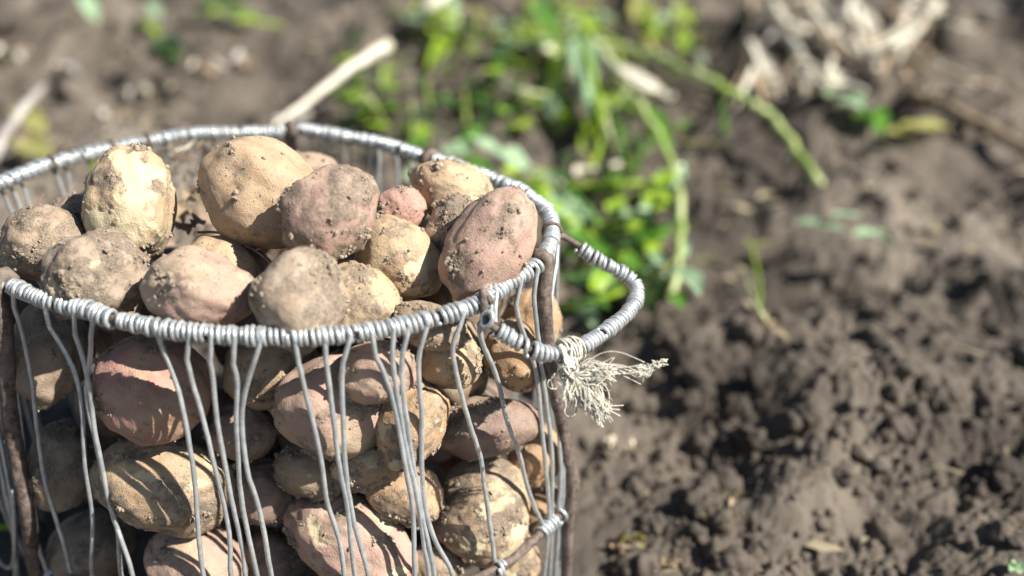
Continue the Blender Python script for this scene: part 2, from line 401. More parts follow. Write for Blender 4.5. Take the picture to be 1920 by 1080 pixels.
FRONT = [   # each front wire of the basket, top to bottom
 [(34,541),(49,658),(67,776),(86,908),(121,1021),(133,1071)],
 [(89,563),(130,675),(153,747),(160,864),(173,967),(175,1080)],
 [(139,578),(154,664),(166,717),(175,790),(190,864),(207,953),(234,1033),(249,1085)],
 [(187,588),(169,658),(163,732),(180,830),(202,938),(222,1000),(227,1085)],
 [(292,618),(302,652),(329,717),(347,785),(358,849),(367,938),(382,1085)],
 [(350,625),(355,687),(380,785),(400,855),(418,938),(432,1020),(434,1085)],
 [(392,629),(398,702),(407,794),(420,858),(435,938),(459,1056),(462,1085)],
 [(435,630),(443,717),(442,794),(447,864),(458,967),(483,1085)],
 [(485,630),(462,726),(453,794),(465,884),(486,953),(510,1085)],
 [(544,630),(560,678),(578,753),(602,865),(615,942),(637,1015),(646,1085)],
 [(598,628),(609,668),(624,780),(638,880),(655,979),(666,1085)],
 [(644,625),(641,708),(644,820),(651,906),(666,997),(690,1085)],
 [(683,620),(711,678),(738,762),(760,869),(775,979),(777,1085)],
 [(724,613),(735,664),(746,745),(767,860),(780,920),(794,1015),(805,1085)],
 [(754,607),(753,708),(763,790),(778,890),(790,960),(815,1085)],
 [(788,600),(785,678),(789,790),(794,930),(812,1008),(850,1085)],
 [(853,582),(850,658),(871,764),(899,855),(918,979),(927,1052)],
 [(901,564),(898,620),(930,708),(950,785),(969,844),(994,928),(1020,990)],
 [(962,523),(967,560),(974,600),(998,673),(1010,737),(1023,869),(1031,960),(1020,1085)],
 [(990,506),(1002,561),(1008,631),(1014,690),(1030,796),(1036,900),(1030,1085)],
 [(1024,472),(1026,543),(1031,638),(1040,700),(1047,800),(1050,900),(1040,1085)],
 [(1033,452),(1037,525),(1034,596),(1042,684),(1056,790),(1056,900),(1047,1085)],
]
def build_basket(rng):
    root = bpy.data.objects.new('wire_basket', None); COL.objects.link(root); root.location = (BC[0], BC[1], 0)
    root['label'] = 'oval galvanised wire basket full of freshly dug potatoes'; root['category'] = 'basket'
    org = np.array([BC[0], BC[1], 0.0])
    def part(name, bag, mat, **k): return link(name, bag.mesh(name, mat, org), root, **k)
    C = smooth_path(RIM, 900, closed=True); C[:, 2] += .0012 * np.sin(np.linspace(0, 2 * math.pi * 3, 900)); C[-1] = C[0]
    T, N, arc = frames(C, True); L = arc[-1]
    part('rim_rod', Bag().add(tube(C, RR_, 8, closed=True)), M['rod'])
    def near_arc(P): return arc[np.argmin(np.linalg.norm(C - P, axis=1))]
    def frame_at(s):
        s = s % L; c = np.array([np.interp(s, arc, C[:, i]) for i in range(3)]); k = min(np.searchsorted(arc, s), 899)
        return c, T[k], N[k]
    rc = RR_ + RW
    wires = []                                   # (arc position, path below)
    for w_ in FRONT:
        s = near_arc(at(*w_[0], H)); pts = [hit(u, v) for u, v in w_[1:]]
        last = pts[-1]
        if w_[-1][1] >= 1080:                    # carry on down to the bottom ring
            prev = pts[-2]; k = (last - prev) / max(1e-4, (prev[2] - last[2]))
            th = math.atan2(last[1] - BC[1], last[0] - BC[0]); 
            for zz in (.05, .012):
                if zz < last[2] - .015: pts.append(surf(th, zz))
        wires.append((s, pts, True))
    front_s = sorted(s for s, _, _ in wires)
    def generic(s, lean=None):
        c, t, n = frame_at(s); th = math.atan2(c[1] - BC[1], c[0] - BC[0]); lean = rng.normal(0, .10) if lean is None else lean
        pts = [surf(th + lean * (H - z) / H + rng.normal(0, .006), z) for z in (.215, .165, .11, .06, .012)]
        wires.append((s, pts, False))
    backpx = [(5,341),(22,334),(43,327),(103,307),(124,301),(166,290),(313,261),(362,252),(405,250),(480,247),(575,243),(600,246),(628,250),(650,255),(684,261),(702,264),(735,273),(764,282),(785,291),(845,310),(905,332),(952,352),(978,364),(1008,386),(1022,400),(1032,415)]
    for u, v in backpx: generic(near_arc(at(u, v, H)))
    for u, v in [(10,531),(-12,521),(-18,518),(-45,497),(-58,480),(-74,440),(-75,425),(-60,385),(-35,362)]: generic(near_arc(at(u, v, H)))
    brk = {}
    for s, pts, fr in wires:
        c, t, n = frame_at(s); b_ = np.cross(t, n); z = np.array([0, 0, 1.0])
        # one hook turn over the rod, then down the outside
        ph = np.linspace(-2.2, math.pi, 12)
        hook = [c + (rc + .0003) * (math.cos(p + math.pi) * -n * -1 + math.sin(p) * z) for p in ph]
        hook = [c + (rc + .0003) * (-math.cos(p) * n * -1 * -1 + math.sin(p) * z) + t * (.0006 * k - .003) for k, p in enumerate(ph)]
        # angles run inner-bottom -> inner -> top -> outer
        path = hook + [c + n * (rc + .0008) - z * .006] + list(pts)
        P = smooth_path(path[:len(hook)], 14); Q = smooth_path(path[len(hook) - 2:], 46)
        Q[3:] += np.stack([np.convolve(rng.normal(0, .0005, 43), np.ones(5) / 5, 'same') for _ in range(3)], 1) * [1, 1, .2]
        part('wire', Bag().add(tube(np.vstack([P[:-1], Q[3:]]), RW * .97, 7)), M['wire'])
    # wound coils between short gaps that bare the rod
    posts = [near_arc(at(u, v, H)) for u, v in ((1012, 490), (8, 530), (545, 242), (803, 297))]
    ss = sorted(s for s, _, _ in wires)
    s = 0.0
    while s < L - .004:
        ln = rng.uniform(6, 15) * RW * 2.04; e = min(s + ln, L - .001)
        for p in posts:
            if s < p - .0045 < e: e = p - .0045
        if e - s > .004:
            bag = Bag(); turns(bag, C, T, N, s, e, arc, rc, rng); part('wire_coil', bag, M['wire'])
        s = e + rng.choice([.0006, .0012, .0024])
        for p in posts:
            if p - .0052 < s < p + .005: s = p + .005
    # ties of thin dark wire round the rim
    for u, v in ((1036, 436), (905, 558), (101, 309), (210, 282), (278, 268)):
        c, t, n = frame_at(near_arc(at(u, v, H))); ph = np.linspace(0, 4 * math.pi, 36); z = np.array([0, 0, 1.0])
        P = np.array([c + (rc + .0018) * (math.cos(p) * n + math.sin(p) * z) + t * (-.0012 + .0006 * p / math.pi) for p in ph])
        part('tie_wire', Bag().add(tube(P, .0008, 6)), M['rod'])
    # posts, each hooked over the rim
    def post(path, r, s):
        c, t, n = frame_at(s); z = np.array([0, 0, 1.0]); R0 = .0042
        hook = [c + R0 * 1.0 * (-math.cos(p) * n * -1 * -1 + math.sin(p) * z) for p in np.linspace(-.9, math.pi * .98, 11)]
        P = smooth_path(hook + path, 70)
        rad = np.r_[np.linspace(r * 1.15, r * 1.25, 14), np.linspace(r * 1.15, r, 56)] * (1 + .10 * perlin(P * 140, 5) + .06 * perlin(P * 420, 6))
        part('post', Bag().add(tube(P, rad, 12)), M['rod'])
    rp = [hit(u, v) for u, v in ((1015,560),(1022,640),(1033,720),(1049,790),(1058,850),(1068,913),(1060,986),(1056,1078))]
    post([p + np.array([.0015, -.0015, 0]) for p in rp] + [surf(math.atan2(rp[-1][1] - BC[1], rp[-1][0] - BC[0]), .006)], .0033, posts[0])
    lp = [hit(u, v) for u, v in ((12,600),(20,690),(30,790),(45,880),(60,960),(78,1080))]
    post([p + np.array([-.001, -.003, 0]) for p in lp] + [surf(math.atan2(lp[-1][1] - BC[1], lp[-1][0] - BC[0]), .006)], .0042, posts[1])
    for q in posts[2:]:
        c, t, n = frame_at(q); th = math.atan2(c[1] - BC[1], c[0] - BC[0]); post([surf(th, z_) for z_ in (.2, .14, .08, .01)], .0032, q)
    # lower ring, tilted, with the wires twisted round it
    def ring(zf, r):
        th = np.linspace(0, 2 * math.pi, 241); P = np.array([surf(x, zf(x), .001) for x in th]); P[-1] = P[0]; return P, r
    zmid = lambda x: H - .163 - .055 * (.5 - .5 * math.cos(x + .55))
    P, r = ring(zmid, .0030); P += np.stack([perlin(P * 30, 3), perlin(P * 30, 4), perlin(P * 30, 5)], 1) * .002; P[-1] = P[0]
    part('middle_ring', Bag().add(tube(P, r * (1 + .08 * perlin(P * 200, 9)), 10, closed=True)), M['rod'])
    Tm, Nm, am = frames(P, True)
    def near_m(u, v): return am[np.argmin([np.linalg.norm(np.cross(p - CAM, ray(u, v))) / np.linalg.norm(ray(u, v)) + (10 if p[1] > BC[1] + .06 else 0) for p in P])]
    for (u, v), nt_ in (((924, 1044), 2), ((846, 1075), 2), ((1018, 972), 5), ((1036, 940), 3), ((160, 1070), 6), ((240, 1100), 2), ((700, 1120), 2), ((120, 1050), 2)):
        s = near_m(u, v); bag = Bag(); turns(bag, P, Tm, Nm, s - nt_ * RW, s + nt_ * RW, am, .003 + RW, rng); part('wire_coil', bag, M['wire'])
    P, r = ring(lambda x: .008, .003); part('bottom_ring', Bag().add(tube(P, r, 8, closed=True)), M['rod'])
    # stray loose end of wire at the left
    P = smooth_path([hit(u, v) + np.array([-.004, -.006, 0]) for u, v in ((46,905),(48,990),(46,1035),(36,1052),(14,1035),(-10,985))], 40)
    part('loose_wire', Bag().add(tube(P, RW, 7)), M['wire'])
    P = smooth_path([hit(u, v) + np.array([-.002, -.004, 0]) for u, v in ((-2,660),(6,770),(22,860),(38,960),(44,1080))], 40)
    part('wire', Bag().add(tube(P, RW, 7)), M['wire'])
    P = smooth_path([hit(u, v) + np.array([-.002, -.004, 0]) for u, v in ((-12,700),(2,800),(16,880),(36,980),(40,1080))], 40)
    part('wire', Bag().add(tube(P, RW, 7)), M['wire'])
    # the carrying handle drooping outwards on the right
    A = at(905, 564, H); B_ = at(1042, 436, H); ab = (B_ - A) / np.linalg.norm(B_ - A); out = np.cross(ab, [0, 0, 1.0]); out /= np.linalg.norm(out)
    if out[0] < 0: out = -out
    dr = out * math.cos(math.radians(30)) + np.array([0, 0, -1]) * math.sin(math.radians(30)); pn = np.cross(ab, dr)
    def hp(u, v):
        d = ray(u, v); return CAM + d * (((A - CAM) @ pn) / (d @ pn))
    hpx = [(931,617),(956,633),(981,648),(1005,659),(1033,664),(1061,660),(1090,650),(1118,633),(1153,608),(1178,585),(1193,560),(1192,536),(1174,517),(1146,501),(1118,486),(1097,471),(1085,461)]
    HP = [hp(*q) for q in hpx]
    core = smooth_path([A + np.array([0, 0, .0062]), A + np.array([.001, -.0065, .001]), hp(908, 590), hp(916, 606)] + HP + [hp(1068, 450), hp(1052, 441), B_ + out * .004 + np.array([0, 0, -.002])], 160)
    hd = link('handle', Bag().add(tube(core, .0019, 8)).mesh('handle', M['rod'], org), root)
    Cw = smooth_path(HP, 300); Tn, Nn, an = frames(Cw); cut = [0, .014, .019, .034, .0375, an[-1] * .42, an[-1] * .74, an[-1]]
    for s0, s1 in zip(cut[:-1], cut[1:]):
        bag = Bag(); turns(bag, Cw, Tn, Nn, s0 + .0004, s1 - .0004, an, .0019 + RW, rng)
        link('wire_coil', bag.mesh('wire_coil', M['wire'], org), hd)
    # twisted knot of wire where the handle hangs from the rim
    k0 = hp(914, 600); ph = np.linspace(0, 3.2 * math.pi, 50)
    P = np.stack([k0[0] + .0026 * np.cos(ph), k0[1] - .001 + .0028 * np.sin(ph * .9), k0[2] + .0032 * np.sin(ph + .6) + .0002 * ph], 1)
    link('hanger_twist', Bag().add(tube(P, RW, 6)).mesh('hanger_twist', M['wire'], org), hd)
    for q, dx in ((920, 0), (928, .002)):
        P = smooth_path([at(q, 545, H) + [0, 0, .0035], at(q, 545, H) + [dx * .5, -.006, .001], hp(q + 1, 575), hp(q + 1, 604)], 20)
        link('hanger_wire', Bag().add(tube(P, RW * .9, 6)).mesh('hanger_wire', M['wire'], org), hd)
    return hp

# ------------------------------------------------------------------ cotton string on the handle
def build_string(hp, rng):
    ctr = hp(1064, 662) + np.array([0, -.004, 0]); root = bpy.data.objects.new('string_knot', None); COL.objects.link(root); root.location = ctr
    root['label'] = 'frayed white cotton string knotted round the basket handle'; root['category'] = 'string'
    D0 = float((ctr - CAM) @ FW)
    # wraps round the handle
    wr = Bag(); hc = smooth_path([hp(u, v) for u, v in ((1046,662),(1061,660),(1090,650))], 30); T, N, arc = frames(hc)
    for k in range(16):
        ph = np.linspace(0, 2 * math.pi, 22); s = rng.uniform(.002, arc[-1] * .72); tl = rng.normal(0, .35)
        i = np.searchsorted(arc, s); c = hc[min(i, 29)]; b_ = np.cross(T[min(i, 29)], N[min(i, 29)]); r = rng.uniform(.0052, .0072)
        wr.add(tube(np.array([c + r * (math.cos(p) * N[min(i, 29)] + math.sin(p) * b_) + T[min(i, 29)] * math.sin(p + k) * .0015 * (1 + tl) for p in ph]), rng.uniform(.0003, .0006), 5))
    link('string_wrap', wr.mesh('string_wrap', M['string'], ctr), root)
    kn = Bag(); kc = atd(1068, 697, D0 - .004)
    for k in range(26):
        ph = np.linspace(0, rng.uniform(3, 6.5), 22); ax = rng.normal(size=3); ax /= np.linalg.norm(ax); a = np.cross(ax, rng.normal(size=3)); a /= np.linalg.norm(a); b_ = np.cross(ax, a); r = rng.uniform(.0028, .0062)
        kn.add(tube(np.array([kc + r * (math.cos(p) * a * .8 + math.sin(p) * b_) * [1, 1, 1.3] for p in ph]), rng.uniform(.0003, .0007), 5))
    for k in range(10):   # thick twisted cords leading down from the handle
        P = smooth_path([atd(rng.uniform(1048, 1075), rng.uniform(640, 660), D0 - .003), atd(rng.uniform(1050, 1078), 680, D0 - .007), atd(rng.uniform(1064, 1082), 708, D0 - .005)], 16)
        kn.add(tube(P, rng.uniform(.0005, .0009), 6))
    link('knot', kn.mesh('knot', M['string'], ctr), root)
    def frays(name, tips, n, spread, curl, seed):
        bag = Bag(); r2 = np.random.default_rng(seed)
        for k in range(n):
            tip = tips[int(r2.integers(len(tips)))]; u0, v0 = 1074 + r2.normal(0, 4), 705 + r2.normal(0, 5); u1, v1 = tip[0] + r2.normal(0, spread), tip[1] + r2.normal(0, spread)
            du, dv = u1 - u0, v1 - v0; bow = r2.normal(0, .12); hook = r2.normal(0, .10); dd = r2.normal(0, .004); pts = []; c_ = curl * r2.uniform(.1, .6)
            for i in range(8):
                f = i / 7; side = bow * math.sin(math.pi * f) + hook * f ** 4
                pts.append(atd(u0 + du * f - dv * side + r2.normal(0, c_ * f), v0 + dv * f + du * side - 7 * math.sin(f * 3.1) + r2.normal(0, c_ * f), D0 - .006 + dd * f))
            bag.add(tube(smooth_path(pts, 28), r2.uniform(.00015, .00034), 4))
        link(name, bag.mesh(name, M['string'], ctr), root)
    frays('frayed_end', [(1142,692),(1152,700),(1130,708),(1112,726),(1105,694)], 130, 6, 3, 4)
    frays('frayed_end', [(1106,758),(1128,774),(1094,764),(1118,768),(1080,742),(1138,782),(1066,748)], 190, 7, 3, 5)
    frays('frayed_end', [(1185,694),(1200,697)], 8, 5, 3.2, 6)
    r2 = np.random.default_rng(18)      # thicker untwisted cords between the fine threads
    for tip in ((1108,772),(1128,778),(1090,765),(1150,786),(1098,742),(1118,748),(1132,700),(1150,694),(1120,716)):
        bag = Bag(); mid = ((1074 + tip[0]) / 2 + r2.normal(0, 6), (705 + tip[1]) / 2 + r2.normal(0, 5) - 3)
        for q in range(4):
            P = smooth_path([atd(1073 + r2.normal(0, 1.5), 704 + r2.normal(0, 1.5), D0 - .007), atd(mid[0] + r2.normal(0, 1.5), mid[1] + r2.normal(0, 1.5), D0 - .009), atd(tip[0] + r2.normal(0, 5), tip[1] + r2.normal(0, 4), D0 - .006)], 20)
            bag.add(tube(P, np.linspace(.00055, .00018, 20), 5))
        link('cord', bag.mesh('cord', M['string'], ctr), root)
    bag = Bag()                          # curls of loose thread round the knot
    for k in range(44):
        u, v = 1078 + r2.normal(0, 22), 728 + r2.normal(0, 24); r = r2.uniform(5, 15); a0 = r2.uniform(0, 6.3); sp = r2.uniform(2.2, 5.5)
        P = smooth_path([atd(u + r * math.cos(a0 + sp * f) * (1 - .3 * f), v + r * .8 * math.sin(a0 + sp * f), D0 - .006 + r2.normal(0, .0015)) for f in np.linspace(0, 1, 7)], 24)
        bag.add(tube(P, r2.uniform(.00013, .00022), 4))
    link('loose_threads', bag.mesh('loose_threads', M['string'], ctr), root)
    bag = Bag(); r2 = np.random.default_rng(8)      # the wispy far tip of the longest strand
    for k in range(46):
        f = r2.uniform(0, 1); u, v = 1196 + 52 * f, 700 - 24 * f; pts = [atd(u + r2.normal(0, 9 - 5 * f), v + r2.normal(0, 7 - 4 * f), D0 - .004 + r2.normal(0, .001)) for _ in range(5)]
        bag.add(tube(smooth_path(pts, 20), r2.uniform(.00012, .00026), 4))
    for k in range(9):
        P = smooth_path([atd(1160, 700 + r2.normal(0, 4), D0 - .005), atd(1190, 699 + r2.normal(0, 5), D0 - .004), atd(1225, 690 + r2.normal(0, 4), D0 - .004), atd(1252, 673, D0 - .004)], 20)
        bag.add(tube(P, .00018, 4))
    link('wispy_tip', bag.mesh('wispy_tip', M['string'], ctr), root)
# ------------------------------------------------------------------ potatoes
POTATOES = [   # u, v, half sizes (px), roll, distance, skin, dirt, peel, label
 (243,384,112,82,97,0.5459,'scurfy',0.45,0.75,'tall pale yellow potato with scurfy skin standing upright at the back left'),  # P1
 (493,366,124,104,-32,0.5476,'yellow',0.35,0,'largest round yellow-brown potato at the top of the heap'),  # P2
 (620,402,102,84,38,0.5117,'pinkish',0.55,0,'lumpy pinkish dusty potato resting against the largest yellow one at the top of the heap'),  # P3
 (655,355,55,42,0,0.5784,'brown',0.7,0,'small dusty potato peeping from behind the lumpy pinkish one'),  # P3b
 (753,392,49,44,-20,0.5624,'pink',0.35,0,'smallest round pink potato in the middle of the heap'),  # P4
 (848,360,90,62,-25,0.5795,'scurfy',0.5,0.35,'yellow potato with peeling skin at the back right of the heap'),  # P5
 (850,428,62,50,50,0.5567,'brown',0.95,0,'soil-caked brown potato wedged between the peeling one and the big pink one'),  # P6
 (918,460,120,80,58,0.5268,'pinkish',0.4,0,'big elongated pink potato leaning upright on the right rim'),  # P7
 (745,492,92,78,-40,0.5482,'yellow',0.55,0.4,'brown potato with a bare white patch below the smallest pink potato'),  # P8
 (561,562,100,90,70,0.4942,'dusty',0.7,0,'large dusty rounded potato just behind the middle of the front rim'),  # P9
 (672,570,84,74,-48,0.5243,'yellow',0.25,0.15,'yellow potato half hidden right of the large dusty one at the front rim'),  # P10
 (370,545,104,82,-12,0.5028,'pinkish',0.3,0,'smooth pale pinkish potato behind the front rim left of the large dusty one'),  # P11
 (415,522,86,74,-40,0.5408,'yellow',0.4,0,'sandy yellow potato tucked behind the smooth pinkish one at the front'),  # P12
 (440,500,75,58,-35,0.5749,'brown',0.7,0,'dark brown potato in shade under the dry twig in the middle of the heap'),  # P12b
 (176,517,101,82,10,0.52,'dusty',0.85,0.1,'grey-brown potato with a thick crust of soil at the front left of the heap'),  # P13
 (76,458,84,72,10,0.5408,'brown',0.75,0,'brown muddy potato at the far left of the heap'),  # P14
 (140,405,48,40,20,0.5709,'brown',0.8,0,'little muddy potato between the tall pale one and the far left one'),  # P14b
 (575,330,60,45,0,0.6296,'brown',0.7,0,'brown potato low down at the back under the largest yellow one'),  # P5c
 (283,733,118,100,-20,0.5431,'blush',0.3,0,'orange potato with a rosy pink end showing behind the front wires at the left'),  # F1
 (305,908,135,90,-12,0.5635,'yellow',0.45,0.2,'long yellow potato with soil ridges below the rosy-ended one'),  # F2
 (365,1062,98,84,-30,0.5793,'pinkish',0.5,0,'pinkish potato at the bottom edge below the long yellow one'),  # F3
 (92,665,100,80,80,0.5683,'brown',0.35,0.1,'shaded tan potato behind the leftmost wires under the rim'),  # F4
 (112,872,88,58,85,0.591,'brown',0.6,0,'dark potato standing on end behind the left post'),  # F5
 (165,1030,80,70,20,0.6268,'brown',0.6,0,'dark brown potato at the bottom left corner of the basket'),  # F6
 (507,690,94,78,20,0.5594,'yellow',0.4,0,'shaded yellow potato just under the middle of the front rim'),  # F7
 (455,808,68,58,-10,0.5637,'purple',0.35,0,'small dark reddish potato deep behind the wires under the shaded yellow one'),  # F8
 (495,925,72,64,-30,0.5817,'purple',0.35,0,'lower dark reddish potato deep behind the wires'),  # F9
 (628,762,113,100,15,0.5381,'pinkish',0.6,0,'big dusty pink potato behind the wires in the centre of the basket side'),  # F10
 (705,698,76,60,10,0.5122,'pinkish',0.55,0,'pale pinkish potato squeezed above the big dusty pink one under the rim'),  # F11
 (768,795,92,68,68,0.5324,'orange',0.5,0.25,'knobbly orange-yellow potato right of the big dusty pink one'),  # F12
 (838,665,72,60,-70,0.5378,'yellow',0.5,0,'round tan potato under the front rim left of the handle'),  # F13
 (808,612,74,44,-15,0.5167,'brown',0.8,0,'dusty potato showing its top just behind the front rim left of the handle'),  # F13b
 (585,882,72,54,-10,0.5607,'brown',0.5,0.1,'dark brown potato beneath the big dusty pink one'),  # F14
 (692,868,76,50,10,0.5482,'orange',0.6,0.5,'peeled pale patch and soil crumbs on a potato amid the basket side'),  # F15
 (757,920,80,56,-25,0.567,'orange',0.45,0,'orange-brown potato beneath the one with the peeled pale patch'),  # F16
 (660,1015,138,86,-30,0.5692,'pinkish',0.55,0.25,'largest oval potato at the bottom centre striped by wire shadows'),  # F17
 (906,957,104,90,75,0.5897,'yellow',0.6,0.15,'egg-shaped yellow-brown potato above the lower rod at the right'),  # F18
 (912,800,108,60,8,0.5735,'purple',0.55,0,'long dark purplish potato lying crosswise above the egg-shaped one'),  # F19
 (962,670,72,58,-70,0.5709,'orange',0.35,0,'orange-tan potato behind the wires under the handle'),  # F20
 (998,600,66,56,70,0.5948,'orange',0.35,0,'bright orange-yellow potato behind the right post just below the rim'),  # F21
 (1005,857,60,50,70,0.6068,'orange',0.7,0,'orange-brown potato by the right post below the long purplish one'),  # F22
 (1015,955,50,44,70,0.6187,'orange',0.5,0,'small pale orange potato by the right post beside the lower coils'),  # F23
 (955,1070,66,44,30,0.6135,'yellow',0.5,0.2,'yellow potato under the lower rod at the bottom right'),  # F24
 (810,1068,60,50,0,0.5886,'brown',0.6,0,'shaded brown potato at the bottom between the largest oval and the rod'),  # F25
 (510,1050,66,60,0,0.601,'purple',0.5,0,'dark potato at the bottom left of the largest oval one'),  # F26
]
FILL = [[-0.056, 0.554, 0.143, 0.0305], [-0.073, 0.457, 0.043, 0.029], [-0.09, 0.574, 0.219, 0.0289], [-0.032, 0.507, 0.122, 0.0285], [-0.11, 0.488, 0.15, 0.0318], [-0.194, 0.489, 0.048, 0.0314], [-0.232, 0.574, 0.201, 0.0285], [-0.085, 0.515, 0.213, 0.0284], [-0.143, 0.61, 0.197, 0.0295], [-0.293, 0.572, 0.191, 0.0288], [-0.186, 0.495, 0.136, 0.0286], [-0.157, 0.513, 0.195, 0.0292], [-0.04, 0.493, 0.187, 0.0295], [-0.227, 0.52, 0.208, 0.028], [-0.136, 0.473, 0.04, 0.0324], [-0.271, 0.598, 0.144, 0.0302], [-0.081, 0.589, 0.094, 0.0309], [-0.026, 0.563, 0.192, 0.0284], [-0.034, 0.518, 0.031, 0.0299], [-0.086, 0.476, 0.093, 0.0291], [-0.296, 0.562, 0.049, 0.0293], [-0.067, 0.598, 0.183, 0.0222], [-0.187, 0.431, 0.033, 0.0244], [-0.181, 0.645, 0.213, 0.0235], [-0.144, 0.483, 0.105, 0.0265], [-0.227, 0.482, 0.103, 0.0228], [-0.237, 0.494, 0.158, 0.0251], [-0.036, 0.479, 0.069, 0.0245], [-0.038, 0.581, 0.05, 0.0235], [-0.11, 0.417, 0.052, 0.0242], [-0.184, 0.58, 0.213, 0.0235], [-0.026, 0.567, 0.093, 0.0226], [-0.26, 0.619, 0.193, 0.0174], [-0.07, 0.469, 0.218, 0.0162], [-0.258, 0.495, 0.123, 0.0169], [-0.134, 0.561, 0.2, 0.0213], [-0.034, 0.511, 0.227, 0.0178], [-0.035, 0.435, 0.03, 0.017], [-0.265, 0.536, 0.216, 0.017], [-0.052, 0.546, 0.23, 0.02], [-0.23, 0.639, 0.219, 0.0165], [-0.047, 0.474, 0.147, 0.0169], [-0.153, 0.42, 0.048, 0.0171], [-0.097, 0.618, 0.198, 0.0184], [-0.207, 0.611, 0.218, 0.0172], [-0.192, 0.505, 0.229, 0.017], [-0.178, 0.459, 0.106, 0.017], [-0.049, 0.592, 0.227, 0.0193], [-0.261, 0.603, 0.101, 0.0161], [-0.073, 0.456, 0.161, 0.0166], [-0.216, 0.649, 0.189, 0.0171], [-0.098, 0.627, 0.049, 0.0161], [-0.07, 0.61, 0.05, 0.0178], [-0.307, 0.56, 0.151, 0.0168], [-0.026, 0.53, 0.083, 0.0163], [-0.222, 0.484, 0.23, 0.0161], [-0.204, 0.488, 0.187, 0.0187], [-0.071, 0.415, 0.033, 0.0162], [-0.289, 0.601, 0.067, 0.0163]]
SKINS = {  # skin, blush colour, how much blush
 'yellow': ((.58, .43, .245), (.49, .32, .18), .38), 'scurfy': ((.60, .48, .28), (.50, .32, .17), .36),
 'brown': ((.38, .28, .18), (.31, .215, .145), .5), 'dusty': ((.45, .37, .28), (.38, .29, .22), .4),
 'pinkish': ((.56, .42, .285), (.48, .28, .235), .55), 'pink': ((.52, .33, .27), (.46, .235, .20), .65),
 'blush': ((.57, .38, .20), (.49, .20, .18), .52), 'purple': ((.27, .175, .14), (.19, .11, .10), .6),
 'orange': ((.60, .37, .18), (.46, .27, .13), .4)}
def potato_geometry(size, seed, dirt, peel, base=ICO6, low=1.0):
    V, F = base; r = np.random.default_rng(seed); off = r.uniform(-40, 40, 3)
    ra = 1 + .15 * perlin(V * .95 + off, seed % 50) + .075 * perlin(V * 2.1 + off, seed % 50 + 1) + .018 * perlin(V * 5 + off, seed % 50 + 2)
    ra *= 1 + r.uniform(-.07, .07) * V[:, 0]
    eye = np.zeros(len(V))
    for k in range(r.integers(4, 8)):          # eyes: small dimples with a brow
        d = r.normal(size=3); d[2] = -abs(d[2]) * 1.2 if k < 4 else d[2]; d /= np.linalg.norm(d)
        e2 = ((V - d) ** 2).sum(1); w_ = r.uniform(.10, .17); ra -= .045 * np.exp(-e2 / w_ ** 2); eye = np.maximum(eye, np.exp(-e2 / (w_ * .33) ** 2))
        q = V - (d + np.array([0, .12, 0])); ra += .018 * np.exp(-(q ** 2).sum(1) / (w_ * 1.1) ** 2)
    P = V * ra[:, None] * np.array(size)
    for a in range(3): P[:, a] *= 2 * size[a] / np.ptp(P[:, a])
    P -= (P.max(0) + P.min(0)) / 2
    nrm = P / np.array(size) ** 2; nrm /= np.linalg.norm(nrm, axis=1)[:, None]
    m = fbm(P * 48 + off, 4, seed % 60 + 5, .55) + .35 * fbm(P * 170 + off, 3, seed % 60 + 8)
    lo = .30 - .42 * dirt
    dm = sstep(lo - .10, lo + .34, m)
    crumb = fbm(P * 330 + off, 3, 31, .6)
    crust = sstep(lo + .24, lo + .36, m + .12 * crumb)
    h = dm * (.00012 + .00055 * np.maximum(0, crumb)) + crust * (.0007 + .0020 * np.maximum(-.1, fbm(P * 210 + off, 3, 33, bill=True))) * (.25 + dirt)
    h += .00016 * fbm(P * 260 + off, 2, 40)
    pl = np.zeros(len(V))
    if peel > 0:
        pm = fbm(P * 42 - off, 4, seed % 40 + 21, .62); t = np.quantile(pm, 1 - peel * .55)
        pl = sstep(t, t + .035, pm); dm = dm * (1 - .85 * pl); h = h * (1 - pl) - .0004 * pl + .0004 * sstep(t - .06, t, pm) * (1 - pl)
    return P + nrm * h[:, None] * low, F, dm, pl, eye, nrm
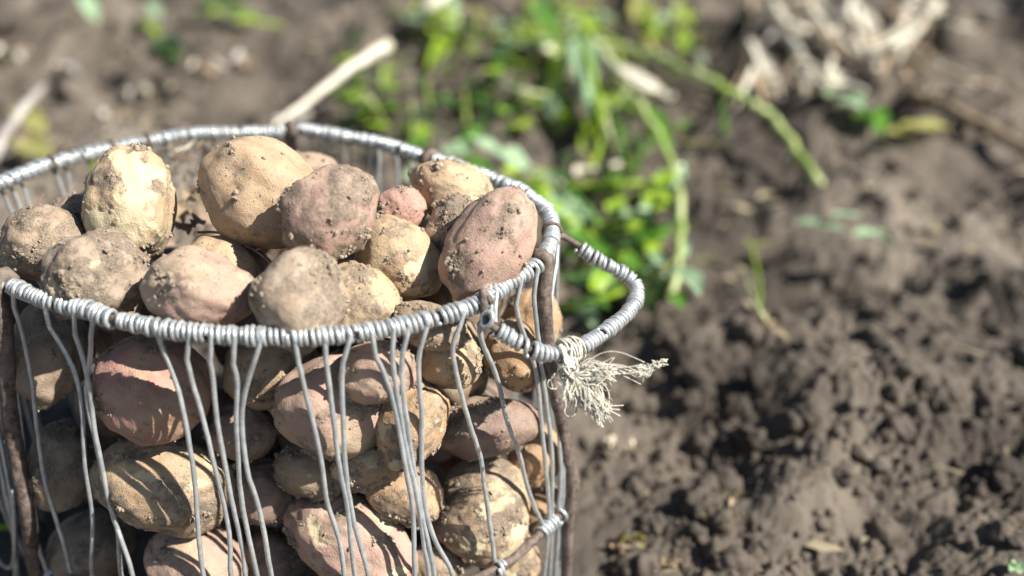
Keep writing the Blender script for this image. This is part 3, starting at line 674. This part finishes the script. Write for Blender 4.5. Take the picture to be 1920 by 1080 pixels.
def build_potatoes(rng):
    for k, (u, v, hw, hh, rot, t, skin, dirt, peel, label) in enumerate(POTATOES):
        ce = atd(u, v, t); a = math.radians(rot)
        A = np.stack([RI * math.cos(a) + UP * math.sin(a), -RI * math.sin(a) + UP * math.cos(a), -FW])
        size = np.array([hw, hh, min(hw, hh) * .97]) / FPX * t
        P, F, dm, pl, eye, nrm = potato_geometry(size, 100 + k * 7, dirt, peel)
        me = mesh_np('potato', P, F, M['potato_' + skin]); attr(me, 'dirt', dm); attr(me, 'peel', pl); attr(me, 'eye', eye)
        o = bpy.data.objects.new('potato', me); COL.objects.link(o)
        o.matrix_world = Matrix.Translation(ce) @ Matrix(A.T.tolist()).to_4x4()
        o['label'] = label; o['category'] = 'potato'; o['group'] = 'potatoes heaped in the wire basket'
        # grains of soil stuck to the skin
        cl = fbm(P * 95 + k, 3, 77, .6); wt = sstep(.02, .34, cl) * (dm + .04) * (nrm[:, 2] > -.25) * (1 - pl)
        n = int(220 + 380 * dirt); wt = wt / wt.sum()
        pick = rng.choice(len(P), n, p=wt); g = rng.integers(0, 8, n); sz = np.clip(.00022 * np.exp(rng.exponential(.50, n)), .0002, .0015)
        Vs = np.concatenate([clod1[g[i]] * sz[i] * rng.uniform(.7, 1.3, 3) + P[pick[i]] + nrm[pick[i]] * sz[i] * .3 for i in range(n)])
        Fs = np.concatenate([ICO1[1] + i * len(ICO1[0]) for i in range(n)])
        link('soil_grains', mesh_np('soil_grains', Vs, Fs, M['grain'], smooth=False), o, kind='stuff')
    protos = []
    for k in range(5):
        P, F, dm, pl, eye, _ = potato_geometry(np.array([.031, .0275, .0265]) , 900 + k * 13, .6, 0, ICO5)
        me = mesh_np('potato', P, F, M['potato_' + ['brown', 'purple', 'brown', 'purple', 'brown'][k]]); attr(me, 'dirt', dm); attr(me, 'peel', pl); attr(me, 'eye', eye); protos.append(me)  # only dark skins here: shade of the gaps put into the buried potatoes' colour
    for k, (x, y, z, r) in enumerate(FILL):
        if k in DROP: continue
        o = link('potato', protos[k % 5], loc=(x, y, z), label='shaded potato deep inside the basket, glimpsed between those in front', cat='potato', group='potatoes buried deep in the basket')
        o.rotation_euler = rng.uniform(0, 6.28, 3); s = r / .0295; o.scale = (s, s, s)
def build_basket_soil():
    nx, ny = 190, 110; xs = np.linspace(-.335, -.085, nx); ys = np.linspace(.515, .685, ny); X, Y = np.meshgrid(xs, ys); x, y = X.ravel(), Y.ravel()
    z = .224 + .030 * sstep(.57, .67, y) + .010 * perlin(np.stack([x * 18, y * 18, x * 0], 1), 3)
    p = np.stack([x, y, x * 0], 1)
    z += .008 * fbm(p * 55, 3, 71, bill=True) + .003 * fbm(p * 170, 2, 72) + .0012 * perlin(p * 500, 73)
    z -= .06 * sstep(-.19, -.12, x) + .03 * sstep(.55, .52, y)
    q = np.stack([x - BC[0], y - BC[1]], 1); th = np.arctan2(q[:, 1], q[:, 0]); lim = rr(th) * 1.015 - .007; r = np.hypot(*q.T)
    over = r > lim; f = np.where(over, lim / r, 1); x2, y2 = BC[0] + q[:, 0] * f, BC[1] + q[:, 1] * f; z = np.where(over, z - np.minimum(.09, (r - lim) * 2.5), z)
    i = np.arange(ny - 1)[:, None]; j = np.arange(nx - 1)[None]; F = np.stack([i * nx + j, i * nx + j + 1, (i + 1) * nx + j + 1, (i + 1) * nx + j], -1).reshape(-1, 4)
    link('loose_soil', mesh_np('loose_soil', np.stack([x2, y2, z], 1), F, M['soil']), label='loose crumbly soil lying on the potatoes at the back left of the basket', cat='soil', kind='stuff')

# ------------------------------------------------------------------ leaves, stalks, twigs
def leaf_geo(p0, p1, width, rng, up=(0, 0, 1), fold=.25, droop=.15, wave=.12, n=9, m=5, lobes=0.0):
    p0, p1 = np.array(p0, float), np.array(p1, float); ax = p1 - p0; L = np.linalg.norm(ax); ax /= L
    side = np.cross(ax, up); side /= np.linalg.norm(side) + 1e-9; nn = np.cross(side, ax)
    V = []; s1 = rng.uniform(0, 6)
    for i in range(n):
        f = i / (n - 1); wd = width * (math.sin(math.pi * min(1, f ** .75 * .97 + .03)) ** .8 + .02) * (1 + lobes * math.sin(f * 26))
        for j in range(m):
            g = (j / (m - 1) * 2 - 1)
            V.append(p0 + ax * L * f + side * g * wd / 2 + nn * (fold * abs(g) * wd * .5 - droop * L * f * f + wave * wd * math.sin(f * 7 + g * 3 + s1) * abs(g) + droop * L * f * .4))
    i = np.arange(n - 1)[:, None]; j = np.arange(m - 1)[None]
    return np.array(V), np.stack([i * m + j, i * m + j + 1, (i + 1) * m + j + 1, (i + 1) * m + j], -1).reshape(-1, 4)
def gz(u, v, off=0.0, it=6):
    z = .02
    for _ in range(it):
        p = at(u, v, z + off); z = gh_at(p[0], p[1])
    return at(u, v, z + off)
def empty(name, loc, label, cat, group=None):
    o = bpy.data.objects.new(name, None); COL.objects.link(o); o.location = loc; o['label'] = label; o['category'] = cat
    if group: o['group'] = group
    return o
def stem(root, pts, r0, r1, mat, name='stem', n=40, wob=.0):
    o = np.array(root.location); P = smooth_path(pts, n); P = P + np.stack([perlin(P * 35, 1), perlin(P * 35, 2), perlin(P * 35, 3)], 1) * wob
    link(name, Bag().add(tube(P, np.linspace(r0, r1, n), 8)).mesh(name, mat, o), root); return P
def leaf(root, a, b, w_, mat, rng, **k):
    link('leaf', Bag().add(leaf_geo(a, b, w_, rng, **k)).mesh('leaf', mat, np.array(root.location)), root)
def compound(root, a, b, w_, mat, stalk, rng, pairs=3):
    """a potato leaf: leaflets in pairs along a stalk and one at the tip"""
    a, b = np.array(a), np.array(b); d = b - a; L = np.linalg.norm(d); d /= L; s = np.cross(d, [0, 0, 1.0]); s /= np.linalg.norm(s) + 1e-9
    stem(root, [a, a + d * L * .5 + [0, 0, L * .06], b], L * .018, L * .010, stalk, 'leaf_stalk', 12)
    leaf(root, a + d * L * .68, b + d * L * .18, w_, mat, rng, droop=.2)
    for k in range(pairs):
        f = .18 + .5 * k / pairs
        for sg in (-1, 1):
            p = a + d * L * f; q = p + (s * sg * .9 + d * .45 + np.array([0, 0, rng.uniform(-.25, .3)])) * L * rng.uniform(.30, .42); leaf(root, p, q, w_ * rng.uniform(.65, .9), mat, rng, droop=.15)

def build_plants(rng):
    g, lime, mint, dark, pale, straw = M['leaf'], M['lime'], M['mint'], M['leaf_dark'], M['stem_pale'], M['straw']
    # sprawling green haulm behind the basket
    r = empty('potato_plant', gz(1110, 110), 'sprawling uprooted potato haulm with thick lime-green stems behind the basket', 'plant')
    P = stem(r, [gz(1060, 15, .03), gz(1100, 75, .06), gz(1185, 95, .08), gz(1330, 150, .08), gz(1440, 215, .06), gz(1490, 278, .04), gz(1540, 345, .012)], .0080, .0058, M['haulm'], n=60, wob=.006)
    stem(r, [gz(1085, 40, .05), gz(1150, 130, .07), gz(1215, 225, .07), gz(1262, 315, .06), gz(1276, 420, .05), gz(1262, 560, .01)], .0060, .0042, M['haulm'], n=60, wob=.006)
    stem(r, [gz(720, 15, .02), gz(850, 55, .04), gz(960, 76, .05), gz(1075, 66, .06)], .0055, .0055, M['stem_dark'])
    stem(r, [gz(1190, -30, .05), gz(1205, 60, .07), gz(1225, 100, .06)], .011, .008, M['yellowing'])
    stem(r, [gz(1085, 60, .06), gz(1110, 140, .07), gz(1130, 250, .05), gz(1100, 330, .03)], .005, .004, lime)
    stem(r, [gz(1045, 352, .03), gz(1150, 345, .04), gz(1268, 343, .05)], .0045, .0045, lime)
    stem(r, [gz(1130, 100, .05), gz(1180, 150, .06), gz(1260, 180, .05)], .0055, .0045, M['straw'])
    for (u0, v0, u1, v1, w_, mt, z) in [(1085,70,1110,180,.040,mint,.09),(1000,0,1050,60,.035,g,.08),(1040,100,1000,40,.03,lime,.07),(1100,60,1170,20,.035,lime,.08),
        (1195,0,1225,70,.045,M['yellowing'],.09),(1060,80,1030,190,.03,lime,.06),(1075,90,1135,210,.032,g,.06),(960,70,930,130,.028,dark,.04),(905,70,860,20,.03,dark,.04),
        (850,60,800,120,.03,lime,.03),(1010,75,1070,85,.028,mint,.06),(940,70,1000,85,.022,mint,.06),(1150,120,1260,170,.018,M['straw'],.08),(1210,200,1260,290,.028,g,.06),(1130,200,1090,270,.03,lime,.05)]:
        leaf(r, gz(u0, v0, z), gz(u1, v1, z * .8), w_, mt, rng)
    for k in range(42):
        u, v = rng.normal(1150, 95), rng.uniform(-10, 330); L = rng.uniform(22, 70); a = rng.normal(1.0, .9); z = rng.uniform(.005, .07)
        leaf(r, gz(u, v, z), gz(u + L * math.cos(a), v + L * .7 * math.sin(a), z * rng.uniform(.4, 1.3)), rng.uniform(.010, .030), [lime, g, dark, M['yellowing'], g, mint, dark, straw][k % 8], rng)
    for k in range(9):
        u, v = rng.normal(1130, 70), rng.uniform(20, 240); a = rng.normal(.9, .6); L = rng.uniform(60, 150); z = rng.uniform(.02, .06)
        stem(r, [gz(u, v, z), gz(u + L * .5 * math.cos(a), v + L * .4 * math.sin(a), z + .01), gz(u + L * math.cos(a), v + L * .7 * math.sin(a), z * .5)], .004, .003, [lime, g, M['stem_pale']][k % 3], n=14)
    # leafy plant at mid distance, between haulm and basket
    r = empty('potato_plant', gz(1150, 520), 'leafy green potato plant growing right behind the handle of the basket', 'plant')
    stem(r, [gz(1150, 540, .0), gz(1130, 470, .05), gz(1110, 400, .08), gz(1060, 350, .10)], .0035, .0025, g)
    stem(r, [gz(1150, 540, .0), gz(1190, 460, .05), gz(1230, 380, .08)], .0035, .0025, g)
    stem(r, [gz(1050, 580, .015), gz(1120, 562, .02), gz(1190, 538, .03)], .0032, .0028, lime)
    for (a, b_, w_, mt) in [((1130,470,.05),(1060,430,.07),.026,g),((1110,420,.07),(1040,370,.09),.026,mint),((1190,460,.05),(1260,420,.06),.024,g),((1220,400,.07),(1250,330,.10),.024,lime),
            ((1150,540,.02),(1080,520,.05),.024,dark),((1140,520,.03),(1220,500,.04),.024,mint),((1120,460,.06),(1160,380,.08),.022,lime),((1190,470,.05),(1150,430,.07),.022,dark)]:
        compound(r, gz(*a), gz(*b_), w_, mt, g, rng, 2)
    for k in range(40):
        u, v = rng.normal(1150, 66), rng.uniform(370, 565); L = rng.uniform(30, 65); a = rng.uniform(-.6, 1.4)
        z = rng.uniform(.01, .06); leaf(r, gz(u, v, z), gz(u + L * math.cos(a), v + L * math.sin(a) * .8, z * rng.uniform(.5, 1.3)), rng.uniform(.012, .026), [g, mint, lime, dark, dark, g][k % 6], rng)
    # light leaves just beyond the right rim
    r = empty('potato_plant', gz(900, 330), 'pale mint-green potato leaves showing just above the back right rim', 'plant')
    stem(r, [gz(960, 420, .0), gz(900, 330, .04), gz(850, 270, .06)], .003, .002, g)
    stem(r, [gz(960, 420, .0), gz(990, 350, .04), gz(1040, 320, .05)], .003, .002, g)
    for (u0, v0, u1, v1, w_, mt) in [(835,290,900,262,.030,mint),(880,258,950,290,.034,mint),(930,285,1000,318,.034,mint),(985,310,1045,345,.030,mint),(860,300,930,330,.03,g),(820,320,860,350,.026,mint),(760,320,800,345,.026,mint),
        (960,340,1040,380,.03,g),(1000,350,1060,420,.03,lime),(1030,380,1075,440,.028,mint),(1050,400,1090,440,.03,lime),(900,240,860,280,.02,g),(940,320,1010,340,.024,lime)]:
        leaf(r, gz(u0, v0, .06), gz(u1, v1, .05), w_ , mt, rng)
    # darker weeds in the hollow beyond the basket
    r = empty('weed_patch', gz(860, 190), 'low patch of dark and yellow-green weeds in the shade beyond the basket', 'weeds')
    for k in range(70):
        u, v = rng.uniform(640, 1080), rng.uniform(60, 260); L = rng.uniform(24, 60); a = rng.uniform(0, 6.28); z = rng.uniform(.005, .05)
        leaf(r, gz(u, v, z), gz(u + L * math.cos(a), v + L * .6 * math.sin(a), z * rng.uniform(.4, 1.4)), rng.uniform(.014, .03), [dark, lime, dark, g, dark, lime][k % 6], rng)
    for u, v in ((800, 150), (770, 190), (870, 170)):
        stem(r, [gz(u, v + 120, 0), gz(u + 4, v + 60, .03), gz(u, v, .06)], .004, .003, M['stem_dark'])
    # thin grass among the haulm
    for q_, (cu, cv, su, sv, n_, lab) in enumerate(((900, 60, 130, 45, 26, 'wispy yellow-green grass left of the sprawling haulm at the top'), (1190, 230, 55, 90, 22, 'thin upright grass blades amid the sprawling haulm'), (1130, 480, 60, 60, 18, 'grass blades mixed into the leafy plant behind the handle'), (1250, 60, 50, 50, 12, 'sparse pale grass at the top edge right of the haulm'))):
        r = empty('grass_tuft', gz(cu, cv), lab, 'grass')
        for k in range(n_):
            u, v = rng.normal(cu, su), rng.normal(cv, sv); a = rng.normal(.9, 1.0); L = rng.uniform(50, 130); z = rng.uniform(.01, .05)
            p0, p1 = gz(u, v, .003), gz(u + L * math.cos(a), v + L * .7 * math.sin(a), z)
            link('blade', Bag().add(leaf_geo(p0, p1, rng.uniform(.004, .008), rng, fold=.5, droop=-.25, wave=.1, n=8, m=3)).mesh('blade', [lime, M['stem_green'], M['yellowing'], g][k % 4], np.array(r.location)), r)
    for q_, (cu, cv, su, sv, n_, lab) in enumerate(((1030, 40, 60, 30, 30, 'bright leafy clump at the head of the sprawling haulm'), (820, 30, 50, 20, 16, 'small lime weed clump at the top edge beside the short dry stalk'), (1260, 20, 40, 25, 12, 'loose pale weed clump at the top edge right of centre'), (690, 190, 30, 25, 12, 'dull green weed clump right of the long pale stalk'))):
        r = empty('weed', gz(cu, cv), lab, 'weed')
        for k in range(n_):
            u, v = rng.normal(cu, su), rng.normal(cv, sv); a = rng.uniform(0, 6.28); L = rng.uniform(22, 55); z = rng.uniform(.01, .07)
            leaf(r, gz(u, v, z), gz(u + L * math.cos(a), v + L * .7 * math.sin(a), z * rng.uniform(.5, 1.3)), rng.uniform(.012, .026), ([lime, mint, M['yellowing'], lime] if q_ != 3 else [dark, g, dark, lime])[k % 4], rng, wave=.3)
        for k in range(4):
            u, v = rng.normal(cu, su * .6), rng.normal(cv, sv * .6); stem(r, [gz(u, v + 25, 0), gz(u + 10, v, .03), gz(u + rng.normal(0, 30), v - 30, .05)], .0028, .002, M['haulm'], n=10)
    # dead pale stalks
    def stalk(pts, r0, r1, label, mat=straw):
        q = empty('dry_stalk', gz(*pts[0][:2]), label, 'stalk'); stem(q, [gz(*p) for p in pts], r0, r1, mat, 'stem', 24, .003)
        e = gz(*pts[-1]); b_ = gz(*pts[-2])
        if r0 < 0: leaf(q, b_ * .45 + e * .55, e + (e - b_) * .02, (r0 + r1) * 2.1, mat, rng, fold=.5)
    stalk([(515, 236, .07), (560, 200, .085), (640, 140, .10), (728, 82, .115)], .0022, .0080, 'long pale dry stalk sticking up beyond the back rim of the basket')
    stalk([(765, 42, .04), (800, 15, .05), (850, -25, .06)], .011, .010, 'short pale dry stalk at the top edge left of the green haulm')
    stalk([(-12, 300, .09), (18, 240, .10), (50, 195, .09), (85, 160, .05)], .006, .003, 'grey dry stalk at the far left beyond the rim', M['straw_grey'])
    stalk([(1690, 170, .01), (1800, 215, .02), (1940, 290, .02)], .011, .008, 'grey-brown dead stalk lying on the soil at the upper right', M['straw_brown'])
    stalk([(600, 205, .02), (560, 215, .02), (520, 225, .02)], .005, .004, 'thin grey stalk lying on the soil behind the back post', M['straw_grey'])
    # heap of dry straw-like haulm upper right
    r = empty('straw_heap', gz(1590, 100), 'heap of pale dry potato haulm lying on the soil at the upper right', 'straw')
    for (u0, v0, u1, v1, w_) in [(1760,5,1680,110,.013),(1440,-10,1475,40,.012),(1480,70,1530,160,.013),(1460,50,1530,60,.010),(1560,20,1640,60,.009),(1600,90,1660,70,.012),(1590,30,1600,-10,.012),
            (1530,55,1580,110,.008),(1500,120,1600,150,.007),(1640,100,1720,60,.008),(1550,150,1620,170,.007),(1420,10,1500,55,.008),(1650,20,1700,30,.010),(1520,10,1560,70,.007),(1560,110,1540,170,.007),(1700,90,1740,140,.006)]:
        z = rng.uniform(.03, .08); stem(r, [gz(u0, v0, z), gz((u0 + u1) / 2, (v0 + v1) / 2 - 3, z + .01), gz(u1, v1, z * .7)], w_ * .62, w_ * .46, [straw, M['straw_brown'], straw][rng.integers(3)], 'stem', 14, .004)
    for k in range(34):
        u, v = rng.uniform(1400, 1760), rng.uniform(-20, 150); a = rng.normal(.9, .8); L = rng.uniform(35, 95); z = rng.uniform(.02, .07)
        leaf(r, gz(u, v, z), gz(u + L * math.cos(a), v + L * .7 * math.sin(a), z), rng.uniform(.010, .020), [straw, M['straw_brown'], straw][k % 3], rng, fold=.6)
    for k in range(22):
        u, v = rng.uniform(1400, 1800), rng.uniform(-30, 150); a = rng.normal(.5, .9); L = rng.uniform(70, 190); z = rng.uniform(.02, .06)
        stem(r, [gz(u, v, z), gz(u + L * .5 * math.cos(a), v + L * .35 * math.sin(a), z + .02), gz(u + L * math.cos(a), v + L * .6 * math.sin(a), z * .4)], .0028, .0018, [M['straw_brown'], M['straw'], M['straw_brown'], M['straw_grey']][k % 4], 'stem', 12, .006)
    # torn leaves on the soil
    def sprig(lst, label, mats, name='fallen_leaf', cat='leaf'):
        q = empty(name, gz(lst[0][0], lst[0][1]), label, cat)
        for k, (u0, v0, u1, v1, w_, z) in enumerate(lst): leaf(q, gz(u0, v0, z), gz(u1, v1, z * .8), w_, mats[k % len(mats)], rng, fold=.35, droop=.1)
    sprig([(1570,190,1640,205,.035,.03),(1600,215,1670,222,.045,.04),(1550,180,1600,170,.025,.03),(1640,205,1650,250,.03,.03)], 'pale green torn leaf sprig below the straw heap', [mint, g])
    sprig([(1690,238,1790,236,.030,.03),(1665,248,1720,250,.022,.03)], 'yellow-green leaf lying right of the pale sprig', [M['yellowing']])
    sprig([(1490,418,1590,425,.016,.02),(1560,405,1620,400,.012,.03)], 'pale green narrow leaf lying on the dark soil at the right', [M['teal']])
    sprig([(1600,440,1675,448,.020,.025),(1640,432,1680,460,.012,.02)], 'small green leaf beside the narrow one at the right', [M['teal']])
    sprig([(300,70,335,110,.04,.03),(290,95,330,80,.03,.02)], 'dark green leaf on the soil at the upper left', [dark])
    sprig([(30,205,85,245,.035,.03)], 'yellow leaf on the soil at the upper left edge', [M['yellowing']])
    sprig([(155,-10,182,38,.030,.05)], 'pale leaf standing at the top left edge', [mint])
    sprig([(280,5,300,30,.026,.04),(268,40,300,60,.024,.03)], 'pale green leaf pair at the top left', [mint, lime])
    sprig([(30,265,95,290,.035,.03),(70,255,40,300,.03,.03)], 'yellow-brown leaf just beyond the left rim', [M['yellowing'], M['straw_brown']])
    sprig([(350,30,430,22,.03,.03),(400,15,500,32,.03,.03),(440,40,540,45,.028,.02),(380,5,450,-10,.03,.04)], 'band of bright lime weeds at the top edge left of centre', [lime, g], 'weed', 'weed')
    # seedling
    r = empty('seedling', gz(1440, 610), 'small green seedling with a thin bent stem on the soil right of the handle', 'seedling')
    stem(r, [gz(1442, 612, 0), gz(1422, 580, .012), gz(1405, 540, .025), gz(1395, 505, .035)], .0022, .0018, M['stem_pale'])
    stem(r, [gz(1424, 580, .010), gz(1424, 530, .03), gz(1410, 460, .045)], .0016, .0012, lime)
    leaf(r, gz(1395, 510, .035), gz(1385, 495, .045), .006, M['straw_brown'], rng); leaf(r, gz(1412, 470, .045), gz(1395, 440, .055), .010, lime, rng); leaf(r, gz(1412, 465, .045), gz(1450, 450, .05), .010, M['yellowing'], rng)
    for a in ((1440,610,1500,580),(1440,610,1480,630),(1430,600,1470,575)): leaf(r, gz(a[0], a[1], .006), gz(a[2], a[3], .012), .008, M['straw_brown'], rng)
    # withered bits on the near soil
    def wither(u, v, sp, n, label, mats):
        q = empty('withered_weed', gz(u, v), label, 'weed')
        for k in range(n):
            a = rng.uniform(0, 6.28); L = rng.uniform(.25, .7) * sp; uu, vv = u + rng.normal(0, sp * .32), v + rng.normal(0, sp * .2)
            leaf(q, gz(uu, vv, rng.uniform(.002, .012)), gz(uu + L * math.cos(a), vv + L * .6 * math.sin(a), rng.uniform(.002, .012)), rng.uniform(.003, .008), mats[k % len(mats)], rng, fold=.6, droop=.3, wave=.4)
        for k in range(3):
            a = rng.uniform(0, 6.28); stem(q, [gz(u, v, .004), gz(u + sp * .3 * math.cos(a), v + sp * .2 * math.sin(a), .008), gz(u + sp * .7 * math.cos(a), v + sp * .45 * math.sin(a), .003)], .0009, .0006, M['straw_brown'])
    wither(1350, 955, 60, 15, 'withered olive-brown weed on the soil right of the basket', [M['olive'], M['straw_brown']])
    wither(1165, 1015, 44, 12, 'yellow-green shrivelled weed beside the bottom right of the basket', [M['olive'], M['yellowing_dull'], M['straw_brown']])
    wither(1250, 1055, 34, 7, 'brown crumpled leaf at the bottom edge right of the basket', [M['straw_brown']])
    wither(1155, 835, 36, 6, 'pale withered shreds on the soil under the string', [M['straw'], M['straw_brown']])
    q = empty('sprout', gz(1908, 1062), 'tiny pale green sprout in the bottom right corner', 'sprout')
    for a in (0, 1.3, 2.6, 4.0, 5.2): leaf(q, gz(1908, 1062, .006), gz(1908 + 16 * math.cos(a), 1062 + 12 * math.sin(a), .012), .007, mint, rng)
    q = empty('weed', gz(-5, 990), 'thin green stem lying on the soil behind the left post', 'weed')
    stem(q, [gz(-30, 992, .01), gz(5, 988, .012), gz(48, 992, .008)], .0022, .0018, lime)
    for k, (u, v, lab) in enumerate(((20, 95, 'pale dry scrap on the soil at the upper left edge'), (120, 120, 'straw-coloured scrap on the soil left of the dark green leaf'), (255, 165, 'tan dry leaf on the soil below the dark green leaf'), (385, 120, 'tan dry stalk piece on the soil beyond the back rim'), (205, 215, 'brown dry scrap just beyond the left back rim'), (470, 110, 'pale dry scrap on the soil left of the long pale stalk'))):
        q = empty('dry_scrap', gz(u, v), lab, 'debris')
        for j in range(4):
            a = rng.uniform(0, 6.28); L = rng.uniform(22, 48); leaf(q, gz(u, v, .012), gz(u + L * math.cos(a), v + L * .6 * math.sin(a), rng.uniform(.005, .03)), rng.uniform(.010, .022), [M['straw_brown'], M['straw'], M['straw_grey'], M['olive']][(j + k) % 4], rng, fold=.6, wave=.3)
    # fine litter, uncountable once out of focus
    bag = Bag()
    for k in range(800):
        y = .45 + rng.random() ** 1.1 * 1.9; x = (y + .1) * rng.uniform(-.6, .6)
        if math.hypot(x - BC[0], y - BC[1]) < .24: continue
        if x > .1 and y < .95 and rng.random() < .75: continue
        z = gh_at(x, y); a = rng.uniform(0, 6.28); L = rng.uniform(.008, .035); p = np.array([x, y, z + .004])
        if k % 2: bag.add(leaf_geo(p, p + [L * math.cos(a), L * math.sin(a), rng.uniform(-.003, .01)], L * rng.uniform(.2, .5), rng, n=5, m=3))
        else: bag.add(tube([p, p + [L * .5 * math.cos(a), L * .5 * math.sin(a), .003], p + [L * math.cos(a), L * math.sin(a), 0]], .0008, 5))
    link('plant_litter', bag.mesh('plant_litter', M['litter']), label='fine bits of dry leaf and stem scattered over the soil', cat='litter', kind='stuff')
    # litter among the potatoes and on the soil inside the basket
    def inleaf(name, lst, label, mat, cat='leaf'):
        q = empty(name, lst[0][0], label, cat)
        for a, b_, w_ in lst: leaf(q, a, b_, w_, mat, rng, fold=.5, droop=.2, wave=.5)
    I = lambda u, v, z: at(u, v, z)
    inleaf('dried_leaf', [(I(330,385,.256), I(362,402,.252), .012), (I(345,400,.252), I(332,425,.250), .010)], 'crumpled dried leaf in the dark gap beside the tall pale potato', M['dead_leaf'])
    inleaf('dried_leaf', [(I(350,362,.254), I(376,378,.252), .014), (I(372,352,.254), I(352,372,.251), .009)], 'dark dried leaf on the pinkish potato at the back', M['dead_leaf'])
    inleaf('dried_leaf', [(I(362,425,.256), I(385,412,.26), .009), (I(340,418,.258), I(356,440,.252), .008)], 'brown leaf scrap above the shaded brown potato', M['dead_leaf'])
    inleaf('green_leaf', [(I(172,318,.252), I(196,308,.262), .008), (I(176,322,.252), I(192,322,.256), .006), (I(170,312,.254), I(180,304,.26), .005)], 'bright green leaf scrap on the soil inside the back left rim', M['lime'])
    q = empty('dry_twig', I(408, 436, .268), 'thin dry twig lying across the shaded potato in the middle of the heap', 'twig')
    stem(q, [I(372,436,.268), I(412,437,.270), I(445,452,.272), I(480,470,.272), I(515,500,.270)], .0008, .0005, M['twig'], 'twig', 30, .001)
    stem(q, [I(412,437,.270), I(420,431,.274), I(432,428,.276)], .0007, .0003, M['twig'], 'side_twig', 8)
    stem(q, [I(478,470,.272), I(490,466,.275)], .0006, .0003, M['twig'], 'side_twig', 6)
    q = empty('straw_bundle', I(350, 280, .245), 'dry straws lying on the soil inside the back rim', 'straw')
    for k in range(24):
        u, v = rng.uniform(300, 420), rng.uniform(262, 300); a = rng.normal(-.25, .5); L = rng.uniform(18, 45); z = rng.uniform(.248, .258)
        stem(q, [I(u, v, z), I(u + L * .5 * math.cos(a), v + L * .5 * math.sin(a), z + .002), I(u + L * math.cos(a), v + L * math.sin(a), z)], .0006, .0004, [M['straw'], M['straw_brown'], M['twig']][k % 3], 'straw', 6)
    for (u, v) in ((60, 395), (120, 375), (215, 330)):
        q = empty('dry_twig', I(u, v, .26), {60: 'thin reddish twig on the soil inside the left rim', 120: 'thin twig on the soil between the two left wires', 215: 'thin twig on the soil behind the tall pale potato'}[u], 'twig')
        stem(q, [I(u - 30, v + 30, .250), I(u, v, .258), I(u + 22, v - 34, .258)], .0006, .0004, M['twig'], 'twig', 12, .001)




# ------------------------------------------------------------------ assemble
M = {}
M['soil'] = mat_soil(); M['grain'] = mat_soil('soil_grain', False, (.20, .16, .12), (.42, .345, .265))
for k, (a, b_, c) in SKINS.items(): M['potato_' + k] = mat_potato('potato_skin_' + k, a, b_, c, dirtiness={'brown': .9, 'dusty': .9, 'purple': .3, 'pink': .3}.get(k, .5))
M['wire'] = mat_wire(); M['rod'] = mat_rod()
M['string'] = mat_plain('cotton_string', (.62, .58, .46), (.84, .81, .70), 300, .9, .2)
M['leaf'] = mat_leaf('leaf_green', (.07, .19, .02), (.17, .38, .05)); M['lime'] = mat_leaf('leaf_lime', (.22, .38, .02), (.42, .58, .06))
M['mint'] = mat_leaf('leaf_mint', (.26, .46, .24), (.52, .68, .44), .3, .28); M['leaf_dark'] = mat_leaf('leaf_dark', (.035, .07, .025), (.08, .14, .04))
M['yellowing'] = mat_leaf('leaf_yellowing', (.36, .36, .08), (.52, .50, .20)); M['haulm'] = mat_plain('haulm_stem', (.20, .30, .05), (.56, .62, .30), 16, .4); M['string'].name = 'cotton_string'; M['stem_green'] = mat_leaf('blade_green', (.14, .24, .05), (.28, .40, .10)); M['teal'] = mat_leaf('leaf_blue_green', (.20, .33, .17), (.36, .50, .32), .2)
M['yellowing_dull'] = mat_leaf('leaf_yellow_dull', (.22, .18, .06), (.34, .28, .10), .2); M['olive'] = mat_leaf('leaf_olive', (.10, .09, .04), (.22, .19, .08), .2)
M['stem_pale'] = mat_plain('stem_pale', (.30, .36, .16), (.46, .48, .28)); M['stem_dark'] = mat_plain('stem_dark', (.10, .15, .02), (.22, .27, .06), 60, .5)
M['straw'] = mat_plain('straw', (.58, .53, .40), (.82, .78, .66), 60, .45); M['straw_grey'] = mat_plain('straw_grey', (.36, .34, .31), (.55, .52, .47), 60, .6)
M['straw_brown'] = mat_plain('straw_brown', (.22, .16, .10), (.40, .31, .20), 80, .7); M['dead_leaf'] = mat_leaf('dead_leaf', (.14, .10, .06), (.34, .26, .17), .15, .8)
M['twig'] = mat_plain('twig', (.16, .09, .06), (.32, .20, .13), 200, .8); M['litter'] = mat_plain('litter', (.16, .13, .08), (.42, .36, .24), 12, .8)
rng = np.random.default_rng(20)
clod1 = [clod_shape(ICO1[0], 500 + k, .5) for k in range(8)]
DROP = set()
build_ground()
scatter_clods(rng)
hp = build_basket(np.random.default_rng(5))
build_potatoes(np.random.default_rng(9))
build_basket_soil()
build_string(hp, np.random.default_rng(12))
build_plants(np.random.default_rng(30))
